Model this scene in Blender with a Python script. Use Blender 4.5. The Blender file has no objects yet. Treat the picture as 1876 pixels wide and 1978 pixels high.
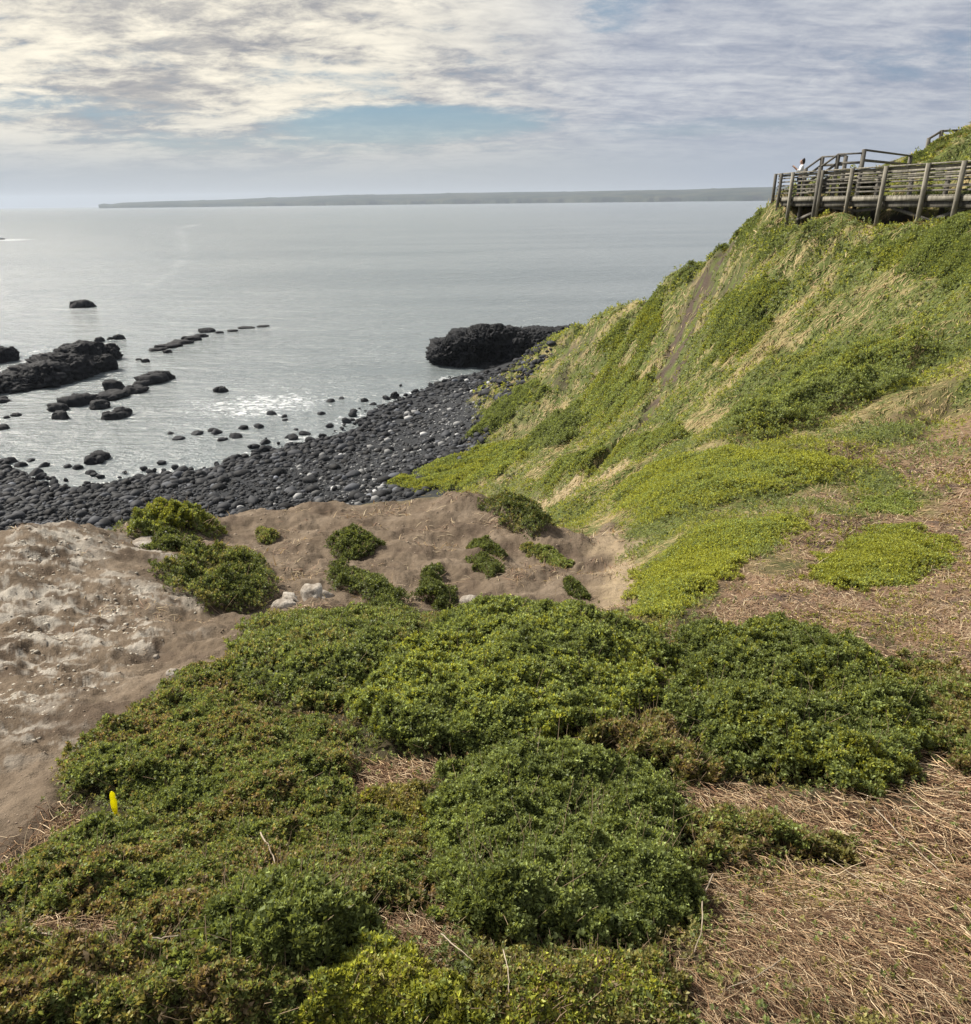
# Headland above a cobble beach with a timber lookout deck. All units are metres.
import bpy, math, random
import numpy as np

random.seed(7)
RNG = np.random.default_rng(7)
SC = bpy.context.scene
COL = SC.collection
EYE = 25.0                 # eye height above the sea

# ------------------------------------------------------------------ camera
F_V = 1420.0               # focal length in the units of a 1876 x 1978 picture
CXV, CYV = 938.0, 989.0
PITCH = math.atan((989 - 388) / F_V)
ROLL = -0.0118
cam_d = bpy.data.cameras.new('camera')
cam = bpy.data.objects.new('camera', cam_d)
COL.objects.link(cam)
SC.camera = cam
cam_d.sensor_fit = 'VERTICAL'
cam_d.angle = 2 * math.atan(CYV / F_V)
cam_d.clip_start = 0.05
cam_d.clip_end = 60000
_p = PITCH
RX = np.array([[1, 0, 0], [0, math.sin(_p), -math.cos(_p)], [0, math.cos(_p), math.sin(_p)]])
# camera looks along -Z: rotation about X by (90 deg - pitch), then roll about its own axis
_a = math.pi / 2 - _p
RX = np.array([[1, 0, 0], [0, math.cos(_a), -math.sin(_a)], [0, math.sin(_a), math.cos(_a)]])
RZ = np.array([[math.cos(ROLL), -math.sin(ROLL), 0], [math.sin(ROLL), math.cos(ROLL), 0], [0, 0, 1]])
RM = RX @ RZ
from mathutils import Matrix, Vector
cam.matrix_world = Matrix.Translation((0, 0, EYE)) @ Matrix(RM.tolist()).to_4x4()


def ray(px, py):
    """direction in the world of a point of the picture"""
    px = np.asarray(px, float)
    py = np.asarray(py, float)
    c = np.stack([(px - CXV) / F_V, (CYV - py) / F_V, -np.ones_like(px)], -1)
    return c @ RM.T


# ------------------------------------------------------------------ noise
class Noise:
    def __init__(self, seed):
        r = np.random.default_rng(seed)
        self.p = np.concatenate([r.permutation(256)] * 3)
        a = r.random(256) * 2 * np.pi
        self.g = np.stack([np.cos(a), np.sin(a)], -1)
        self.g3 = r.normal(size=(256, 3))
        self.g3 /= np.linalg.norm(self.g3, axis=1)[:, None]

    def __call__(self, x, y):
        xi = np.floor(x).astype(np.int64)
        yi = np.floor(y).astype(np.int64)
        xf = x - xi
        yf = y - yi
        u = xf ** 3 * (xf * (xf * 6 - 15) + 10)
        v = yf ** 3 * (yf * (yf * 6 - 15) + 10)
        xi &= 255
        yi &= 255
        p, g = self.p, self.g

        def gr(ix, iy, dx, dy):
            h = p[p[ix & 255] + (iy & 255)]
            return g[h, 0] * dx + g[h, 1] * dy
        a = gr(xi, yi, xf, yf)
        b = gr(xi + 1, yi, xf - 1, yf)
        c = gr(xi, yi + 1, xf, yf - 1)
        d = gr(xi + 1, yi + 1, xf - 1, yf - 1)
        return ((a + u * (b - a)) + v * ((c + u * (d - c)) - (a + u * (b - a)))) * 1.5

    def n3(self, P):
        Pi = np.floor(P).astype(np.int64)
        Fr = P - Pi
        W = Fr ** 3 * (Fr * (Fr * 6 - 15) + 10)
        out = 0
        for i in (0, 1):
            for j in (0, 1):
                for k in (0, 1):
                    h = self.p[self.p[self.p[(Pi[:, 0] + i) & 255] + ((Pi[:, 1] + j) & 255)] + ((Pi[:, 2] + k) & 255)]
                    d = (self.g3[h] * (Fr - np.array([i, j, k]))).sum(1)
                    w = (W[:, 0] if i else 1 - W[:, 0]) * (W[:, 1] if j else 1 - W[:, 1]) * (W[:, 2] if k else 1 - W[:, 2])
                    out = out + d * w
        return out * 1.5


NZ = Noise(3)


def fbm(x, y, octv=4, gain=0.5):
    s = 0.0
    a = 1.0
    f = 1.0
    for i in range(octv):
        s = s + a * NZ(x * f + 17.3 * i, y * f - 9.1 * i)
        a *= gain
        f *= 2.03
    return s


def fbm3(P, octv=4, gain=0.5):
    s = 0.0
    a = 1.0
    f = 1.0
    for i in range(octv):
        s = s + a * NZ.n3(P * f + 13.7 * i)
        a *= gain
        f *= 2.03
    return s


def sstep(a, b, x):
    t = np.clip((x - a) / (b - a), 0, 1)
    return t * t * (3 - 2 * t)


# ------------------------------------------------------------------ relief
# (picture x, picture y, distance forward): what the camera sees, surveyed by eye
CP = [
    # near ground
    (938, 1978, 1.5), (938, 1700, 2.35), (938, 1500, 3.3), (938, 1300, 4.8), (938, 1205, 6.0),
    (0, 1978, 1.5), (0, 1700, 2.5), (0, 1500, 3.6), (0, 1300, 5.6), (0, 1150, 8.0), (0, 1075, 9.6),
    (450, 1978, 1.5), (450, 1700, 2.4), (450, 1450, 3.7), (450, 1290, 5.2),
    (1876, 1978, 1.5), (1876, 1700, 2.4), (1876, 1500, 3.4), (1876, 1300, 5.2), (1876, 1150, 7.5),
    (1876, 1000, 10.5), (1876, 900, 13), (1876, 800, 16.5),
    (1500, 1978, 1.5), (1500, 1700, 2.4), (1500, 1450, 3.7), (1500, 1300, 5.0), (1500, 1210, 6.4), (1500, 1100, 8.5),
    (1500, 1000, 11), (1500, 900, 14.2), (1500, 842, 17),
    # the bare knob
    (938, 1182, 8.9), (938, 1100, 11.2), (938, 1020, 13.6),
    (250, 1250, 6.6), (250, 1130, 9.2), (250, 1050, 12.0),
    (450, 1220, 7.8), (450, 1120, 10.5), (450, 1030, 13.8),
    (640, 1180, 8.8), (640, 1100, 11.2), (640, 1020, 14.2), (800, 985, 15.3),
    (1060, 1182, 8.8), (1060, 1100, 10.6),
    # rim of the knob
    (0, 1038, 10.5), (120, 1024, 12.0), (250, 1012, 13.6), (450, 992, 15.3), (640, 977, 16.2), (800, 966, 16.6), (900, 960, 16.4),
    (960, 966, 15.6), (1020, 985, 14.4), (1060, 1020, 13.0),
    # gully between knob and hill
    (1130, 1060, 13.6), (1130, 1120, 11.2), (1000, 1050, 12.6), (985, 1010, 13.7), (1180, 1180, 8.4), (1220, 1110, 10.2), (1190, 1040, 13.2), (1150, 1012, 15.2),
    # shoulder right of the gully
    (1300, 1150, 8.2), (1300, 1050, 10.8), (1250, 980, 14), (1300, 900, 17), (1300, 868, 19), (1700, 760, 19), (1700, 850, 15.5), (1700, 960, 12),
    (1700, 1100, 8.6), (1400, 950, 13),
    # the hill
    (1500, 800, 23.5), (1500, 700, 28), (1500, 600, 33), (1500, 500, 37), (1500, 410, 41.5),
    (1700, 700, 22.5), (1700, 600, 26), (1700, 500, 30), 
    (1876, 700, 19.5), (1876, 600, 22), (1876, 500, 25.4), (1876, 425, 27.6),
    (1300, 800, 33), (1300, 700, 43), (1300, 620, 51), (1400, 600, 42), (1400, 520, 47),
    (1200, 900, 28), (1200, 800, 45), (1200, 700, 62), (1150, 950, 26), (1100, 900, 42), (1100, 800, 63),
    (1150, 700, 78), (1050, 950, 38), (1000, 880, 60), (900, 930, 58), (1060, 985, 24), (1000, 955, 42), (1200, 955, 19.5),
    # its skyline
    (1480, 408, 43.5), (1440, 440, 47), (1400, 475, 51), (1350, 512, 55), (1300, 543, 60), (1250, 575, 66), (1200, 603, 73), (1150, 628, 83), (1112, 645, 95),
    # rise behind the deck
    (1876, 335, 37), (1800, 345, 39), (1735, 330, 43), (1735, 312, 46), (1800, 282, 47), (1876, 248, 48), (1640, 345, 46),
    (1990, 190, 50), (1990, 330, 35), (1990, 500, 24), (1990, 700, 17.5),
]
ZB = {}
# (picture x, picture y, height above the sea): found on the level
CL = [
    (1060, 690, 2.5), (1000, 742, 2.3), (900, 832, 2.3), (820, 890, 2.2), (740, 942, 2.2),
    (0, 905, 0.05), (60, 940, 0.05), (160, 953, 0.05), (240, 928, 0.05), (400, 907, 0.05), (520, 872, 0.05), (650, 842, 0.05), (720, 795, 0.05),
    (830, 748, 0.05), (880, 728, 0.05), (960, 712, 0.4),
    (0, 1010, 1.6), (160, 1005, 1.4), (400, 960, 1.2), (620, 940, 1.5), (700, 890, 1.2), (850, 810, 1.2), (950, 750, 1.1),
    (0, 800, -2.2), (200, 850, -2.0), (400, 850, -1.8), (600, 790, -1.7), (780, 725, -1.7),
]
rows = []
for px, py, Y in CP:
    d = ray(px, py)
    s = Y / d[1]
    rows.append((d[0] * s, Y, d[2] * s))
for px, py, z in CL:
    d = ray(px, py)
    s = (z - EYE) / d[2]
    rows.append((d[0] * s, d[1] * s, z - EYE))


def skyline_back(px, py, Y, fac, dz):
    d = ray(px, py)
    s = Y / d[1]
    rows.append((d[0] * s * fac, Y * fac, d[2] * s * (fac if dz > -90 else 1) + dz))


for px, py, Y in [(1440, 440, 47), (1350, 512, 55), (1250, 575, 66), (1150, 628, 83)]:
    skyline_back(px, py, Y, 1.10, -5.0)
    skyline_back(px, py, Y, 1.3, -17)
for px, py, Y in [(1735, 312, 46), (1800, 282, 47), (1876, 248, 48), (1990, 190, 50)]:
    skyline_back(px, py, Y, 1.25, -1.5)
    skyline_back(px, py, Y, 1.8, -6)
# hollow dug out under the lookout deck
DECKLINE = [(1531, 40.3), (1587, 37.9), (1644, 35.6), (1708, 33.4), (1788, 31.0), (1856, 29.2), (1935, 27.4), (2020, 25.6)]
for px, Y in DECKLINE:
    d = ray(px, 380)
    x = d[0] * Y / d[1]
    rows.append((x + 0.2, Y, -0.98))
    rows.append((x + 1.5, Y + 0.1, -1.65))
    rows.append((x + 2.6, Y + 0.2, -1.15))
    if px > 1580:
        rows.append((x + 3.5, Y + 0.3, 0.15))
        rows.append((x + 4.6, Y + 0.4, 0.75))
# cliff under the knob's rim (plan points: behind the rim, dropping to the beach)
for px, py, Y in [(0, 1038, 10.5), (120, 1024, 12.0), (250, 1012, 13.6), (450, 992, 15.3), (640, 977, 16.2), (800, 966, 16.6), (900, 960, 16.4)]:
    d = ray(px, py)
    s = Y / d[1]
    x, y, z = d[0] * s, Y, d[2] * s
    for fac, zz in ((1.12, z - 1.6), (1.35, z - 5), (1.8, -17), (2.4, EYE * -1 + 3.0)):
        rows.append((x * fac, y * fac, zz))
for px, py, Y in [(960, 966, 15.6), (1020, 985, 14.4)]:
    d = ray(px, py)
    s = Y / d[1]
    x, y, z = d[0] * s, Y, d[2] * s
    for fac, dz in ((1.12, -1.5), (1.4, -4.5)):
        rows.append((x * fac, y * fac, z + dz))
# outside the picture
for x, y, z in [(-9, 4, -4.4), (-14, 6, -8), (-16, 2, -9), (-25, 10, -20), (-40, 5, -26.5), (-60, 40, -27.5), (-40, 90, -27.5), (0, 160, -27.5), (60, 180, -27.5), (-100, 160, -28),
                (0, 0.4, -2.35), (0, -3, -2.2), (-4, 0, -2.5), (4, 0, -2.2), (8, 0, -1.6), (-6, -8, -3), (8, -8, -1), (20, -20, 3), (-20, -20, -6), (20, 5, 2.0), (30, 20, 6), (40, 40, 10), (45, 70, 8),
                (0, -60, 2), (60, -60, 12), (-60, -60, -20), (-90, -30, -27), (80, 20, 14), (70, 110, -10), (110, 160, -27.5), (130, 90, -5), (200, 200, -28), (-200, 50, -28), (160, 0, 12)]:
    rows.append((x, y, z))
rows = np.array(rows)
tr = np.arctan2(rows[:, 0], rows[:, 1])
rr = np.hypot(rows[:, 0], rows[:, 1])
UV = np.stack([tr, np.log(rr)], -1)
VAL = rows[:, 2] / rr


def kern(d2):
    return np.sqrt(d2 + 0.0009)


n = len(UV)
K = kern(((UV[:, None] - UV[None]) ** 2).sum(-1))
A = np.zeros((n + 1, n + 1))
A[:n, :n] = K - np.eye(n) * 0.002
A[n, :n] = 1
A[:n, n] = 1
SOL = np.linalg.solve(A, np.concatenate([VAL, [0]]))


def base_rel(t, l):
    """height of the land relative to the eye, divided by the distance"""
    out = np.empty(t.shape)
    tf, lf, of = t.ravel(), l.ravel(), out.ravel()
    for i in range(0, len(tf), 20000):
        q = np.stack([tf[i:i + 20000], lf[i:i + 20000]], -1)
        d2 = ((q[:, None] - UV[None]) ** 2).sum(-1)
        of[i:i + 20000] = kern(d2) @ SOL[:n] + SOL[n]
    return of.reshape(t.shape)


NT, NL = 980, 860
T0, T1 = math.radians(-58), math.radians(58)
L0, L1 = math.log(0.45), math.log(175.0)
# coarse survey grid, then a smooth fine grid
ct = np.linspace(T0, T1, 246)
cl = np.linspace(L0, L1, 216)
CG = base_rel(*np.meshgrid(ct, cl, indexing='ij'))


def bilin(G, t, l):
    gi = np.clip((t - T0) / (T1 - T0) * (G.shape[0] - 1), 0, G.shape[0] - 1.001)
    gj = np.clip((l - L0) / (L1 - L0) * (G.shape[1] - 1), 0, G.shape[1] - 1.001)
    i = gi.astype(int)
    j = gj.astype(int)
    a = gi - i
    b = gj - j
    return (G[i, j] * (1 - a) + G[i + 1, j] * a) * (1 - b) + (G[i, j + 1] * (1 - a) + G[i + 1, j + 1] * a) * b


ft = np.linspace(T0, T1, NT)
fl = np.linspace(L0, L1, NL)
FT, FL = np.meshgrid(ft, fl, indexing='ij')
FR = np.exp(FL)
FX = FR * np.sin(FT)
FY = FR * np.cos(FT)
FZ = bilin(CG, FT, FL) * FR
SMOOTH = FZ.copy()


def h_of(G, t, l):
    return bilin(G, t, l)


def unproject(px, py, G=None):
    """first point of the land seen at a point of the picture -> (theta, log r)"""
    G = FZ if G is None else G
    px = np.atleast_1d(np.asarray(px, float))
    py = np.atleast_1d(np.asarray(py, float))
    d = ray(px, py)
    th = np.arctan2(d[:, 0], d[:, 1])
    sl = d[:, 2] / np.hypot(d[:, 0], d[:, 1])
    ls = np.linspace(L0, L1, 1500)
    res = np.empty(len(th))
    for k in range(len(th)):
        hz = bilin(G, np.full(ls.shape, th[k]), ls)
        below = hz > sl[k] * np.exp(ls)
        res[k] = ls[np.argmax(below)] if below.any() else L1
    return th, res


def sea_point(px, py, z=0.0):
    d = ray(px, py)
    s = (z - EYE) / d[2]
    return np.array([d[0] * s, d[1] * s, z])


def land(px, py):
    th, l = unproject(px, py)
    r = np.exp(l)
    return np.stack([r * np.sin(th), r * np.cos(th), bilin(FZ, th, l) + EYE], -1)


def land_z(x, y):
    x = np.asarray(x, float)
    y = np.asarray(y, float)
    return bilin(FZ, np.arctan2(x, y), np.log(np.hypot(x, y))) + EYE


def poly_tl(pts):
    pts = np.array(pts, float)
    th, l = unproject(pts[:, 0], pts[:, 1], SMOOTH)
    return np.stack([th, l], -1)


def poly_dist(poly, t, l):
    """signed distance (positive inside) in (theta, log r)"""
    shp = t.shape
    q = np.stack([t.ravel(), l.ravel()], -1)
    lo = poly.min(0) - 0.25
    hi = poly.max(0) + 0.25
    near = ((q > lo) & (q < hi)).all(1)
    out = np.full(len(q), -0.25)
    Q = q[near]
    best = np.full(len(Q), 9.0)
    ins = np.zeros(len(Q), bool)
    m = len(poly)
    for i in range(m):
        a = poly[i]
        b = poly[(i + 1) % m]
        ab = b - a
        tt = np.clip(((Q - a) @ ab) / max(ab @ ab, 1e-12), 0, 1)
        dd = np.hypot(*(Q - a - tt[:, None] * ab).T)
        best = np.minimum(best, dd)
        c = (a[1] > Q[:, 1]) != (b[1] > Q[:, 1])
        with np.errstate(divide='ignore', invalid='ignore'):
            xx = (b[0] - a[0]) * (Q[:, 1] - a[1]) / (b[1] - a[1]) + a[0]
        ins ^= c & (Q[:, 0] < xx)
    out[near] = np.where(ins, best, -best)
    return out.reshape(shp)


def line_dist(pts, t, l):
    P = poly_tl(pts)
    best = np.full(t.shape, 9.0)
    for i in range(len(P) - 1):
        a = P[i]
        ab = P[i + 1] - a
        qx = t - a[0]
        ql = l - a[1]
        tt = np.clip((qx * ab[0] + ql * ab[1]) / max(ab @ ab, 1e-12), 0, 1)
        best = np.minimum(best, np.hypot(qx - tt * ab[0], ql - tt * ab[1]))
    return best


# ------------------------------------------------------------------ object helpers
def mesh_obj(name, V, F, mat, parent=None, col=None, loc=(0, 0, 0), smooth=False, mats=None, midx=None):
    V = np.asarray(V, np.float32)
    me = bpy.data.meshes.new(name)
    if not isinstance(F, (list, tuple)):
        F = [F]
    me.vertices.add(len(V))
    me.vertices.foreach_set('co', (V - np.asarray(loc, np.float32)).ravel())
    sizes = np.concatenate([np.full(len(f), f.shape[1], np.int32) for f in F])
    idx = np.concatenate([np.asarray(f, np.int32).ravel() for f in F])
    me.loops.add(len(idx))
    me.loops.foreach_set('vertex_index', idx)
    me.polygons.add(len(sizes))
    st = np.concatenate([[0], np.cumsum(sizes)[:-1]]).astype(np.int32)
    me.polygons.foreach_set('loop_start', st)
    me.update(calc_edges=True)
    if smooth:
        me.polygons.foreach_set('use_smooth', np.ones(len(sizes), bool))
    if col is not None:
        at = me.color_attributes.new('Col', 'FLOAT_COLOR', 'POINT')
        c4 = np.ones((len(V), 4), np.float32)
        c4[:, :3] = col
        at.data.foreach_set('color', c4.ravel())
    me.materials.append(mat)
    o = bpy.data.objects.new(name, me)
    COL.objects.link(o)
    if parent is not None:
        o.parent = parent
    else:
        o.location = loc
    return o


def tag(o, label=None, cat=None, group=None, kind=None):
    if label:
        o['label'] = label
    if cat:
        o['category'] = cat
    if group:
        o['group'] = group
    if kind:
        o['kind'] = kind
    return o


def thing(name, label, cat, loc, group=None):
    o = bpy.data.objects.new(name, None)
    COL.objects.link(o)
    o.location = tuple(float(v) for v in loc)
    o.empty_display_size = 0.2
    return tag(o, label, cat, group)


class MB:
    """collects boxes and bars into one mesh"""

    def __init__(self):
        self.v = []
        self.f = []
        self.n = 0

    def add(self, V, F):
        self.v.append(np.asarray(V, float))
        self.f.append(np.asarray(F) + self.n)
        self.n += len(V)

    def bar(self, p, q, w, h, up=(0, 0, 1)):
        p = np.array(p, float)
        q = np.array(q, float)
        a = q - p
        a /= np.linalg.norm(a)
        up = np.array(up, float)
        s = np.cross(a, up)
        if np.linalg.norm(s) < 1e-3:
            s = np.cross(a, (0, 1, 0))
        s /= np.linalg.norm(s)
        u = np.cross(s, a)
        V = []
        for c in (p, q):
            for i, j in ((-1, -1), (1, -1), (1, 1), (-1, 1)):
                V.append(c + s * w / 2 * i + u * h / 2 * j)
        F = [(0, 1, 2, 3), (7, 6, 5, 4), (0, 4, 5, 1), (1, 5, 6, 2), (2, 6, 7, 3), (3, 7, 4, 0)]
        self.add(V, F)

    def build(self, name, mat, parent=None, loc=(0, 0, 0)):
        return mesh_obj(name, np.concatenate(self.v), np.concatenate(self.f), mat, parent, loc=loc)


# ------------------------------------------------------------------ materials
def new_mat(name):
    m = bpy.data.materials.new(name)
    m.use_nodes = True
    nt = m.node_tree
    nt.nodes.clear()
    out = nt.nodes.new('ShaderNodeOutputMaterial')
    return m, nt, out


def nd(nt, typ, **kw):
    nn = nt.nodes.new(typ)
    for k, v in kw.items():
        if k.startswith('i_'):
            nn.inputs[k[2:].replace('_', ' ')].default_value = v
        else:
            setattr(nn, k, v)
    return nn


def math_n(nt, op, a, b=None, c=None, clamp=False):
    m = nt.nodes.new('ShaderNodeMath')
    m.operation = op
    m.use_clamp = clamp
    for i, v in enumerate((a, b, c)):
        if v is None:
            continue
        if hasattr(v, 'node'):
            nt.links.new(v, m.inputs[i])
        else:
            m.inputs[i].default_value = v
    return m.outputs[0]


def mixc(nt, fac, a, b, mode='MIX'):
    m = nt.nodes.new('ShaderNodeMix')
    m.data_type = 'RGBA'
    m.blend_type = mode
    for sock, v in ((m.inputs[0], fac), (m.inputs[6], a), (m.inputs[7], b)):
        if hasattr(v, 'node'):
            nt.links.new(v, sock)
        elif isinstance(v, (tuple, list)):
            sock.default_value = (*v, 1) if len(v) == 3 else v
        else:
            sock.default_value = v
    return m.outputs[2]


def ramp(nt, fac, lo, hi):
    m = nt.nodes.new('ShaderNodeMapRange')
    m.interpolation_type = 'SMOOTHSTEP'
    nt.links.new(fac, m.inputs[0])
    m.inputs[1].default_value = lo
    m.inputs[2].default_value = hi
    return m.outputs[0]


def noise_n(nt, vec, scale, detail=4, rough=0.55, dist=0.0):
    t = nt.nodes.new('ShaderNodeTexNoise')
    t.inputs['Scale'].default_value = scale
    t.inputs['Detail'].default_value = detail
    t.inputs['Roughness'].default_value = rough
    t.inputs['Distortion'].default_value = dist
    nt.links.new(vec, t.inputs['Vector'])
    return t.outputs['Fac']


def geom_pos(nt):
    return nt.nodes.new('ShaderNodeNewGeometry').outputs['Position']


def leaf_mat(name, trans=0.3, rough=0.45, spec=0.4):
    m, nt, out = new_mat(name)
    at = nd(nt, 'ShaderNodeVertexColor', layer_name='Col')
    b = nd(nt, 'ShaderNodeBsdfPrincipled')
    nt.links.new(at.outputs[0], b.inputs['Base Color'])
    b.inputs['Roughness'].default_value = rough
    b.inputs['Specular IOR Level'].default_value = spec
    t = nd(nt, 'ShaderNodeBsdfTranslucent')
    tc = mixc(nt, 1.0, at.outputs[0], (1.25, 1.15, 0.6), 'MULTIPLY')
    nt.links.new(tc, t.inputs[0])
    mx = nd(nt, 'ShaderNodeMixShader')
    mx.inputs[0].default_value = trans
    nt.links.new(b.outputs[0], mx.inputs[1])
    nt.links.new(t.outputs[0], mx.inputs[2])
    nt.links.new(mx.outputs[0], out.inputs[0])
    return m


def plain_mat(name, c1, c2, scale, rough=0.8, bump=0.0, bscale=None, spec=0.3, stretch=None):
    m, nt, out = new_mat(name)
    pos = nd(nt, 'ShaderNodeTexCoord').outputs['Object']
    if stretch:
        mp = nd(nt, 'ShaderNodeMapping')
        mp.inputs['Scale'].default_value = stretch
        nt.links.new(pos, mp.inputs[0])
        pos = mp.outputs[0]
    f = noise_n(nt, pos, scale, 6, 0.65)
    b = nd(nt, 'ShaderNodeBsdfPrincipled')
    nt.links.new(mixc(nt, ramp(nt, f, 0.3, 0.7), c1, c2), b.inputs['Base Color'])
    b.inputs['Roughness'].default_value = rough
    b.inputs['Specular IOR Level'].default_value = spec
    if bump:
        bp = nd(nt, 'ShaderNodeBump')
        bp.inputs['Strength'].default_value = 1.0
        bp.inputs['Distance'].default_value = bump
        nt.links.new(noise_n(nt, pos, bscale or scale * 2, 8, 0.65), bp.inputs['Height'])
        nt.links.new(bp.outputs[0], b.inputs['Normal'])
    nt.links.new(b.outputs[0], out.inputs[0])
    return m
# ------------------------------------------------------------------ settings of light, sea and sky
HAZE = 6.8e-5
HAZE_COL = (0.70, 0.79, 0.92, 1)
SUN_AZ_DEG, SUN_EL_DEG, SUN_E, SUN_ANG = -60, 44, 4.3, 10.0
SKY_S = 0.05
EXPOSURE = 0.88
SEA_BUMP, SEA_SPEC = 2.2, 0.75
SEA_COL, SEA_COL2 = (0.17, 0.195, 0.20), (0.21, 0.235, 0.24)
CLOUD_S = 0.455
CLOUD_DARK, CLOUD_LIGHT = (0.37, 0.42, 0.54), (0.78, 0.80, 0.84)
GLOW_DARK, GLOW_LIGHT = (0.34, 0.35, 0.39), (1.32, 1.22, 1.00)
BLUE_A, BLUE_B = (0.24, 0.35, 0.53), (0.22, 0.41, 0.58)
LOW_A, LOW_B = (0.49, 0.55, 0.65), (0.56, 0.60, 0.63)
ZENITH = (0.60, 0.61, 0.64)
SKY_GLOW = (240, 70, 0.83, 1.0)
SKY_GLOW2 = (600, 250, 0.84, 1.0)
SKY_GAPS = [(800, 238, 0.20, 0.024, 0.32), (1190, 25, 0.07, 0.03, 0.22), (60, 205, 0.20, 0.022, 0.12), (480, 280, 0.3, 0.02, 0.12), (1400, 245, 0.22, 0.016, 0.18), (1750, 110, 0.2, 0.03, 0.08)]

# ------------------------------------------------------------------ masks of the land
def pmask(pts, soft=0.02, nscale=14, namp=0.03):
    d = poly_dist(poly_tl(pts), FT, FL)
    w = fbm(FT * nscale, FL * nscale, 4) * namp
    return sstep(-soft, soft, d + w)


KNOB = [(-200, 1045), (0, 1039), (120, 1025), (250, 1013), (450, 993), (640, 978), (800, 967), (900, 961), (960, 967), (1020, 986), (1062, 1020), (1180, 1015),
        (1225, 1070), (1215, 1190), (1000, 1186), (640, 1190), (440, 1290), (180, 1430), (105, 1530), (100, 1600), (0, 1690), (-250, 1750), (-300, 1300)]
M_KNOB = pmask(KNOB, 0.02, 14, 0.025)
M_PALE = pmask([(-200, 1060), (0, 1050), (200, 1030), (275, 1055), (250, 1120), (270, 1180), (230, 1290), (150, 1360), (60, 1430), (-100, 1470), (-300, 1350)], 0.08, 9, 0.10)
M_DRY = np.maximum.reduce([
    pmask([(1340, 1680), (1600, 1650), (1680, 1560), (1840, 1480), (2000, 1380), (2100, 2100), (1330, 2100), (1320, 1900), (1345, 1780)], 0.07, 14, 0.10),
    pmask([(1250, 1215), (1360, 1150), (1450, 1090), (1540, 1040), (1640, 985), (1740, 900), (1790, 830), (1860, 790), (2000, 750), (2050, 1400), (1760, 1290), (1600, 1235), (1400, 1215)], 0.08, 8, 0.12),
    pmask([(680, 1480), (840, 1480), (830, 1540), (690, 1530)], 0.03, 12, 0.03),
    pmask([(700, 1790), (850, 1760), (870, 1850), (800, 1860)], 0.03, 12, 0.03),
    pmask([(50, 1790), (230, 1790), (220, 1860), (80, 1850)], 0.03, 12, 0.03),
    pmask([(-100, 1720), (0, 1660), (110, 1570), (130, 1600), (10, 1720), (-100, 1800)], 0.02, 12, 0.03),
    pmask([(1330, 1520), (1480, 1530), (1680, 1580), (1650, 1630), (1480, 1580), (1340, 1590)], 0.03, 12, 0.03)])
SCAR = [(1400, 500), (1345, 560), (1318, 640), (1298, 720), (1265, 790), (1205, 850), (1170, 880)]
M_DRY = np.maximum(M_DRY, sstep(0.70, 0.80, FT + 0.10 * fbm(FT * 8, FL * 5, 3)) * sstep(22, 14, FR))
M_SCAR = np.maximum(sstep(0.030, 0.012, line_dist(SCAR, FT, FL) + fbm(FT * 40, FL * 40, 4) * 0.022),
                    pmask([(1330, 520), (1375, 500), (1440, 535), (1380, 565), (1335, 560)], 0.01, 30, 0.015))
M_SCAR = np.maximum(M_SCAR, 0.75 * pmask([(1095, 668), (1120, 652), (1142, 664), (1100, 720), (1066, 752), (1075, 700)], 0.02, 40, 0.035))
for L in ([(1010, 908), (985, 925)], [(1250, 820), (1215, 850)], [(1740, 735), (1800, 705)], [(1390, 860), (1350, 880)]):
    M_SCAR = np.maximum(M_SCAR, 0.8 * sstep(0.012, 0.004, line_dist(L, FT, FL) + fbm(FT * 40, FL * 40, 3) * 0.006))
M_PATH = sstep(0.03, 0.01, line_dist([(1035, 978), (1120, 935), (1210, 895)], FT, FL) + fbm(FT * 30, FL * 30, 3) * 0.01)
M_PATH = np.maximum(M_PATH, pmask([(1180, 1040), (1230, 1060), (1230, 1150), (1180, 1190), (1130, 1190)], 0.04, 12, 0.05))

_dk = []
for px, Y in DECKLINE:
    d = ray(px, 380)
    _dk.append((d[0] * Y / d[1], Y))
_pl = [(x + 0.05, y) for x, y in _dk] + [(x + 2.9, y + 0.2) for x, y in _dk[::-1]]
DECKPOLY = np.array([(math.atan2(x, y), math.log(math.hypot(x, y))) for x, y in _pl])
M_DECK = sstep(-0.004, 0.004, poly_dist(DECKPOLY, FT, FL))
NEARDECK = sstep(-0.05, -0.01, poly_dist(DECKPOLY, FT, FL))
# relief at small scale: lumps on the bare knob, hummocks on the hill
wob = fbm(FX * 0.35, FY * 0.35, 4)
near = sstep(4.5, 8.0, FR) * sstep(30, 16, FR)
FZ = FZ + near * 0.10 * fbm(FX * 0.8, FY * 0.8, 4) + sstep(18, 40, FR) * sstep(-23.5, -20, FZ) * wob * 0.4
hill_side = sstep(0.06, 0.14, FT) * sstep(14, 22, FR) * sstep(-23, -20, FZ) * (1 - NEARDECK)
# downhill ribs of the hill's cover run along the slope
ax = FX * 0.90 + FY * 0.43
bx = -FX * 0.43 + FY * 0.90
FZ = FZ + hill_side * (0.36 * fbm(ax * 0.16, bx * 0.75, 3) * sstep(75, 45, FR) + 0.14 * fbm(FX * 0.5 + 40, FY * 0.5, 3))
FZ = FZ + sstep(1.5, 3, FR) * sstep(9, 5, FR) * 0.05 * fbm(FX * 1.5, FY * 1.5, 3)
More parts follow.
